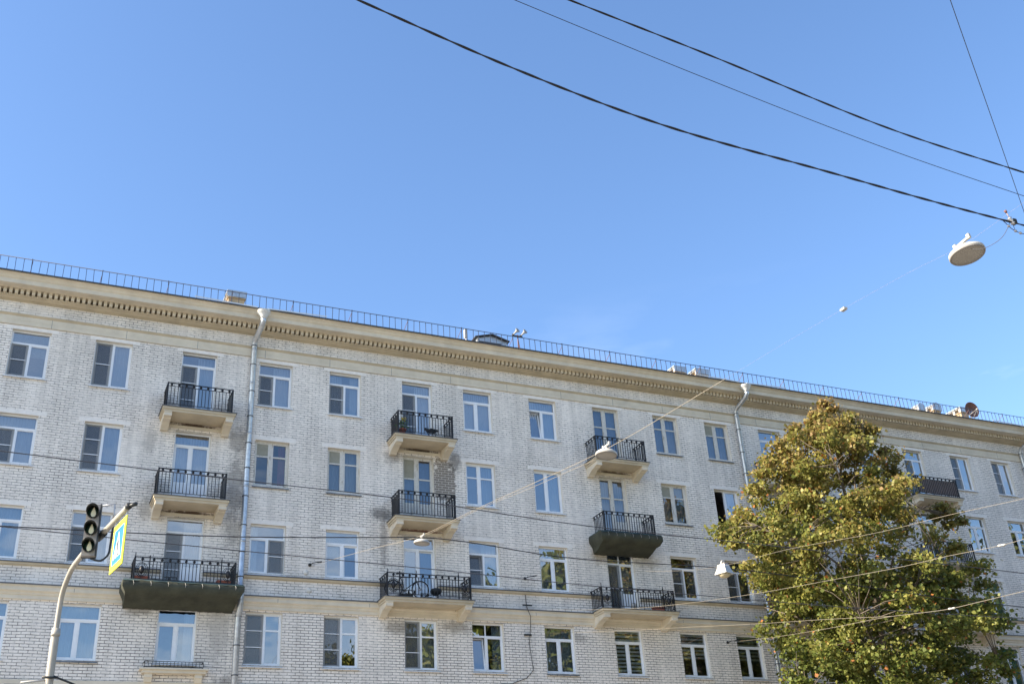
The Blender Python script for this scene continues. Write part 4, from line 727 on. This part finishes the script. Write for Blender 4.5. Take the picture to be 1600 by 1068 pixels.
# traffic light (local -y = face)
fa = math.atan2(-.45, .89)
tl = empty('traffic_light', (.875, -21.5, 6.60), -R(10), label='three-section black traffic light with long visors on the curved mast arm', category='traffic light')
b = MB(); b.box(-.096, .096, 0, .11, .0, .80, 'greyh'); b.box(-.105, .105, .111, .13, -.01, .81, 'dark'); b.box(.0965, .112, -.01, .11, -.005, .805, 'dark'); b.build('housing', tl)
for k in range(3):
    zc = .135 + k*.265
    b = MB(); b.lathe([(.086, .001), (.082, .012), (.045, .022), (.01, .025)], 'dkgreen', (0, 0, zc), (0, -1, 0), n=24)
    tp_ = [(0, .080), (.014, .05), (.029, .01), (.037, -.03), (.030, -.058), (.014, -.074)]; tp_ = tp_ + [(-x_, z_) for x_, z_ in tp_[:0:-1]]
    b.add([(x_+.008, -.028, zc+z_) for x_, z_ in tp_] + [(.008, -.034, zc-.02)], [(i_, (i_+1) % len(tp_), len(tp_)) for i_ in range(len(tp_))], 'lenslight', True); ln = b.build('signal_lens', tl)  # cream teardrop: sunlit part of the lens, put in as a bright plate
    b = MB(); n = 26; a0, a1 = R(-80), R(260); vs = []
    for i in range(n+1):
        a = a0 + (a1-a0)*i/n; c_, s_ = math.cos(a), math.sin(a); L0 = .06 + .13*max(0, (s_+1)/2)**.8
        for rr_, yy in ((.092, 0), (.092, -L0), (.087, -L0), (.087, 0)): vs.append((rr_*c_, yy, zc + rr_*s_))
    fs = []
    for i in range(n):
        for j in range(4): fs.append((i*4+j, i*4+(j+1) % 4, (i+1)*4+(j+1) % 4, (i+1)*4+j))
    fs += [(0, 1, 2, 3), (n*4+3, n*4+2, n*4+1, n*4)]
    b.add(vs, fs, 'dark', True); b.build('visor', tl)
b = MB(); b.tube([(.12, .06, .80), (.29, .06, .83), (.30, .08, .5)], .012, 'steel', 6); b.tube(cat([(.30, .08, .5), (.29, .1, .2), (.27, .08, .03), (.18, .06, -.06), (.03, .05, -.03)]), .016, 'dark', 8); b.tube([(.1, .1, .35), (.1, .22, .3)], .03, 'dark', 8); b.build('mounting_frame', tl)
# crossing sign, hung below the arm in the arm's own vertical plane
sg = empty('crossing_sign', (1.165, -22.05, 6.17), math.atan2(-.988, .156), label='yellow-bordered blue pedestrian crossing sign hanging from the curved mast arm', category='road sign')
b = MB(); b.box(0, .66, .0, .012, 0, .70, 'yel'); b.box(-.004, .664, .0121, .017, -.004, .704, 'signback'); b.build('plate', sg)
b = MB(); b.box(.09, .57, -.003, -.0005, .09, .61, 'blu'); b.build('blue_field', sg)
b = MB()
b.add([(.14, -.005, .17), (.52, -.005, .17), (.335, -.005, .56)], [(0, 1, 2)], 'wh'); b.build('white_triangle', sg)
b = MB()
def poly(b, pts, m, y=-.007): b.add([(p[0], y, p[1]) for p in pts], [tuple(range(len(pts)))], m)
b.lathe([(.001, 0), (.022, .001), (.001, .002)], 'dark', (.337, -.0065, .455), (0, -1, 0), n=14)
poly(b, [(.315, .43), (.36, .43), (.365, .33), (.31, .33)], 'dark'); poly(b, [(.312, .33), (.345, .33), (.30, .20), (.272, .20)], 'dark', -.0072); poly(b, [(.33, .33), (.363, .33), (.39, .20), (.362, .20)], 'dark', -.0074); poly(b, [(.358, .425), (.372, .41), (.40, .33), (.388, .325)], 'dark', -.0076); poly(b, [(.315, .425), (.30, .41), (.275, .34), (.288, .335)], 'dark', -.0078)
for k in range(3): poly(b, [(.20+k*.09, .175), (.245+k*.09, .175), (.25+k*.09, .205), (.208+k*.09, .205)], 'dark', -.0070)
b.build('pictogram', sg)
for hx in (.06, .34, .62):
    b = MB(); b.box(hx-.008, hx+.008, -.001, .011, .7005, .80, 'steel'); b.build('hanger_strap', sg)

# ------------------------------------------------------------------ trees
def leaves(name, clusters, per, size, seed, parent, cols_fn, spread=(.55, .55, .34)):
    rg = np.random.default_rng(seed); n = len(clusters)*per
    C = np.repeat(np.array([c[:3] for c in clusters]), per, 0); S = np.repeat(np.array([c[3] for c in clusters]), per)[:, None]
    U = rg.normal(size=(n, 3)); U /= np.linalg.norm(U, axis=1)[:, None]; rad = rg.random((n, 1))**.45
    S = S*np.where(rg.random((n, 1)) < .25, 1.5, .9); P = C + U*rad*S*np.array(spread)/.55
    nrm = rg.normal(size=(n, 3))*.8 + U*.4 + np.array([0, 0, .45]); nrm /= np.linalg.norm(nrm, axis=1)[:, None]
    t1 = np.cross(nrm, rg.normal(size=(n, 3))); t1 /= np.linalg.norm(t1, axis=1)[:, None]; t2 = np.cross(nrm, t1)
    s = size*(.65 + .7*rg.random((n, 1))); k = 6
    shp = np.array([[0, -.5], [.30, -.22], [.52, .16], [.0, .55], [-.52, .16], [-.30, -.22]]); bend = np.array([0, .10, .16, -.12, .16, .10])*-1.
    V = np.empty((n, k, 3))
    for j in range(k): V[:, j] = P + s*(t1*shp[j, 0] + t2*shp[j, 1] + nrm*bend[j])
    me = bpy.data.meshes.new(name); me.vertices.add(n*k); me.vertices.foreach_set('co', V.ravel()); me.loops.add(n*k); me.loops.foreach_set('vertex_index', np.arange(n*k)); me.polygons.add(n); me.polygons.foreach_set('loop_start', np.arange(n)*k)
    ca = me.color_attributes.new('leafcol', 'FLOAT_COLOR', 'POINT'); cc = cols_fn(P, np.repeat(np.array([c[4] for c in clusters]), per), rg); cc = np.concatenate([cc, np.ones((n, 1))], 1); ca.data.foreach_set('color', np.repeat(cc, k, 0).astype(np.float32).ravel())
    me.materials.append(M['leaf']); me.update(calc_edges=True); me.validate(); o = bpy.data.objects.new(name, me); COL.objects.link(o); o.parent = parent; return o
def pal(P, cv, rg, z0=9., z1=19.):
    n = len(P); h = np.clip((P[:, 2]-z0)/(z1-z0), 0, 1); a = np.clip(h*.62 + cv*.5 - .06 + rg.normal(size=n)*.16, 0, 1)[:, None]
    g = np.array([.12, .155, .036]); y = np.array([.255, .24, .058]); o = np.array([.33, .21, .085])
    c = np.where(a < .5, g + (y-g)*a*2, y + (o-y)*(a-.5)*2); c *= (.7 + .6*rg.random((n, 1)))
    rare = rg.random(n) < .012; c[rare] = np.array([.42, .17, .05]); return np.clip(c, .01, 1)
PR = [(4.4, 28.5, 33.5), (6.5, 26.6, 35.4), (8.5, 25.6, 35.9), (9.5, 25.2, 36.3), (11, 25.5, 36.5), (11.9, 24.9, 36.2), (12.6, 24.0, 35.2), (13.4, 24.0, 33.9), (14.2, 24.2, 33.7), (15.0, 24.5, 33.9), (15.6, 24.8, 33.5), (16.2, 25.3, 33.2), (17.2, 26.0, 32.9), (18.2, 27.6, 32.2), (19.0, 28.9, 31.1), (19.8, 29.8, 30.5)]
def env(z): zs = [p[0] for p in PR]; return float(np.interp(z, zs, [p[1] for p in PR])), float(np.interp(z, zs, [p[2] for p in PR]))
TY = -6.0
tr = empty('maple_tree', (31.0, TY, .14), label='broad maple turning from green to orange-brown in front of the building', category='tree')
rn = random.Random(21); cl = []
T0 = Vector((31.0, TY, .14)); axis = lambda z: Vector((31.0 - .9*max(0, min(1, (z-4)/15)), TY, z))
while len(cl) < 500:
    z = rn.uniform(4.8, 19.5); a, c_ = env(z); w_ = (c_-a)/2
    if rn.random() > (w_/6.2)**1.1 + .05: continue
    th = rn.uniform(0, 2*math.pi); q = rn.random()**.42; lump = .93 + .09*math.sin(3*th + z*1.3) + .06*math.sin(7*th - z*2.1)
    if q*lump > 1.02: q = 1.02/lump
    r_x = max(.1, w_-.40)*q*lump; r_y = max(.1, min(w_, 5.2)-.4)*q*lump*.92
    cl.append(((a+c_)/2 + r_x*math.cos(th), TY + r_y*math.sin(th), z + rn.uniform(-.1, .1), rn.uniform(.40, .68) if w_ > 2 else rn.uniform(.28, .45), rn.random()*.7))
for p in ((34.6, TY-.6, 15.3), (35.2, TY-.6, 15.1), (35.6, TY-.6, 14.8), (34.3, TY-.6, 14.9), (34.9, TY-.6, 14.6), (30.1, TY, 19.75), (30.3, TY-.2, 19.4), (29.9, TY, 19.1), (28.0, TY-.3, 18.25), (27.9, TY, 17.9), (28.6, TY-.4, 17.6), (28.3, TY+.2, 17.2), (28.9, TY, 18.2), (29.2, TY-.3, 18.7), (31.4, TY-.4, 18.6), (31.9, TY, 18.1), (32.3, TY-.6, 17.6), (27.2, TY-.4, 17.0), (26.6, TY-.2, 16.6), (24.0, TY-.5, 13.0), (23.9, TY, 13.35), (36.7, TY-.3, 10.8), (34.3, TY-1, 15.2), (34.6, TY-1, 14.9)): cl.append((*p, .33, .6))
loc0 = [(c[0]-T0.x, c[1]-T0.y, c[2]-T0.z, c[3], c[4]) for c in cl]
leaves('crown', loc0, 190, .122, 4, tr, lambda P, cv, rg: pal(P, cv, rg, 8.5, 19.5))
# wood: trunk, main limbs, and a twig to each clump
b = MB(); limbs = []
tp = [axis(z) - T0 + Vector((.12*math.sin(z*1.1), .1*math.cos(z*.9), 0)) for z in (.0+.14, 1.5, 3, 4.5, 6, 8, 10, 12, 14, 16, 18, 19.3)]; b.tube(tp, [.30, .25, .22, .20, .18, .15, .125, .10, .075, .05, .03, .012], 'bark', 10)
limbs.append(tp)
for k in range(17):
    z0 = 3.6 + k*.75; th = k*2.4 + .5; p0 = axis(z0) - T0; a, c_ = env(min(z0+3.4, 18.5)); w_ = (c_-a)/2*.82; mid = (a+c_)/2 - T0.x
    tip = Vector((mid + w_*math.cos(th), min(w_, 4.6)*math.sin(th)*.9, min(z0+3.6, 18.8) - T0.z)); m1 = p0.lerp(tip, .45) + Vector((0, 0, .55 - .1*(k % 3))); m0 = p0.lerp(m1, .5) + Vector((.1, 0, -.1)); m2 = m1.lerp(tip, .5) + Vector((rn.uniform(-.2, .2), rn.uniform(-.2, .2), .1))
    r0 = .11 - k*.0045; lp = [p0, m0, m1, m2, tip]; b.tube(lp, [r0, r0*.8, r0*.6, r0*.4, .012], 'bark', 7); limbs.append(lp)
allp = [a_.lerp(b_, t_/6) for lp in limbs for a_, b_ in zip(lp[1:], lp[2:]) for t_ in range(6)]
for c in loc0:
    cp = Vector(c[:3]); best = min(allp, key=lambda p: (p-cp).length + max(0, p.z-cp.z)*1.5); mid = best.lerp(cp, .55) + Vector((rn.uniform(-.15, .15), rn.uniform(-.15, .15), rn.uniform(-.05, .2)))
    b.tube([best, mid, cp], [.022, .012, .004], 'bark', 5)
    for q in range(2): d2 = Vector((rn.gauss(0, .3), rn.gauss(0, .3), rn.gauss(.05, .2))); b.tube([cp.lerp(mid, .3*q), cp + d2], [.008, .004], 'bark', 4)
b.build('trunk', tr)

# trees across the street behind the viewpoint: the lower windows mirror them
GT = 'tall trees across the street mirrored in the windows'
t0 = empty('street_tree', (34, -54, 0), label='tall green tree across the street, mirrored in the lower windows of the facade', category='tree', group=GT)
cl2 = []
while len(cl2) < 230:
    z = rn.uniform(5, 22); w_ = 4.6*math.sin(math.pi*min(1, max(.05, (z-3.2)/19.6)))**.6; th = rn.uniform(0, 6.283); q = rn.random()**.45
    cl2.append((w_*q*math.cos(th), w_*q*math.sin(th), z, rn.uniform(.8, 1.3), rn.random()*.5))
leaves('crown', cl2, 110, .32, 9, t0, lambda P, cv, rg: np.clip(pal(P, cv*.8, rg, 8, 40)*1.15, 0, .5), (.55, .55, .45))
b = MB(); b.tube([(0, 0, 0), (.1, 0, 6), (0, .2, 12), (.1, 0, 18), (0, 0, 21)], [.34, .26, .2, .1, .03], 'bark', 10)
for k in range(14): th = k*2.4; z = 4 + k; b.tube([(0, 0, z), (1.8*math.cos(th), 1.8*math.sin(th), z+1.4), (3.4*math.cos(th), 3.4*math.sin(th), z+2.6)], [.1, .06, .02], 'bark', 6)
b.build('trunk', t0)
t0.location = (21, -38, 0); t0.scale = (.86, .86, .82)
for i, (x, y, s_, h_, rz) in enumerate(((27.5, -37, .9, .93, 1.), (34, -38, 1, 1.05, 2.2), (40.5, -37, 1.05, 1.2, 3.5), (47.5, -38, 1.1, 1.32, 4.4), (55, -37, 1.15, 1.38, 5.2), (63, -38, 1.15, 1.4, .4), (71.5, -37, 1.2, 1.45, 1.7), (81, -38, 1.2, 1.45, 2.7), (91, -37, 1.25, 1.45, 3.9), (102, -38, 1.3, 1.5, 4.9))):
    c = copy_tree(t0); c.location = (x, y, 0); c.rotation_euler = (0, 0, rz); c.scale = (s_, s_, h_)
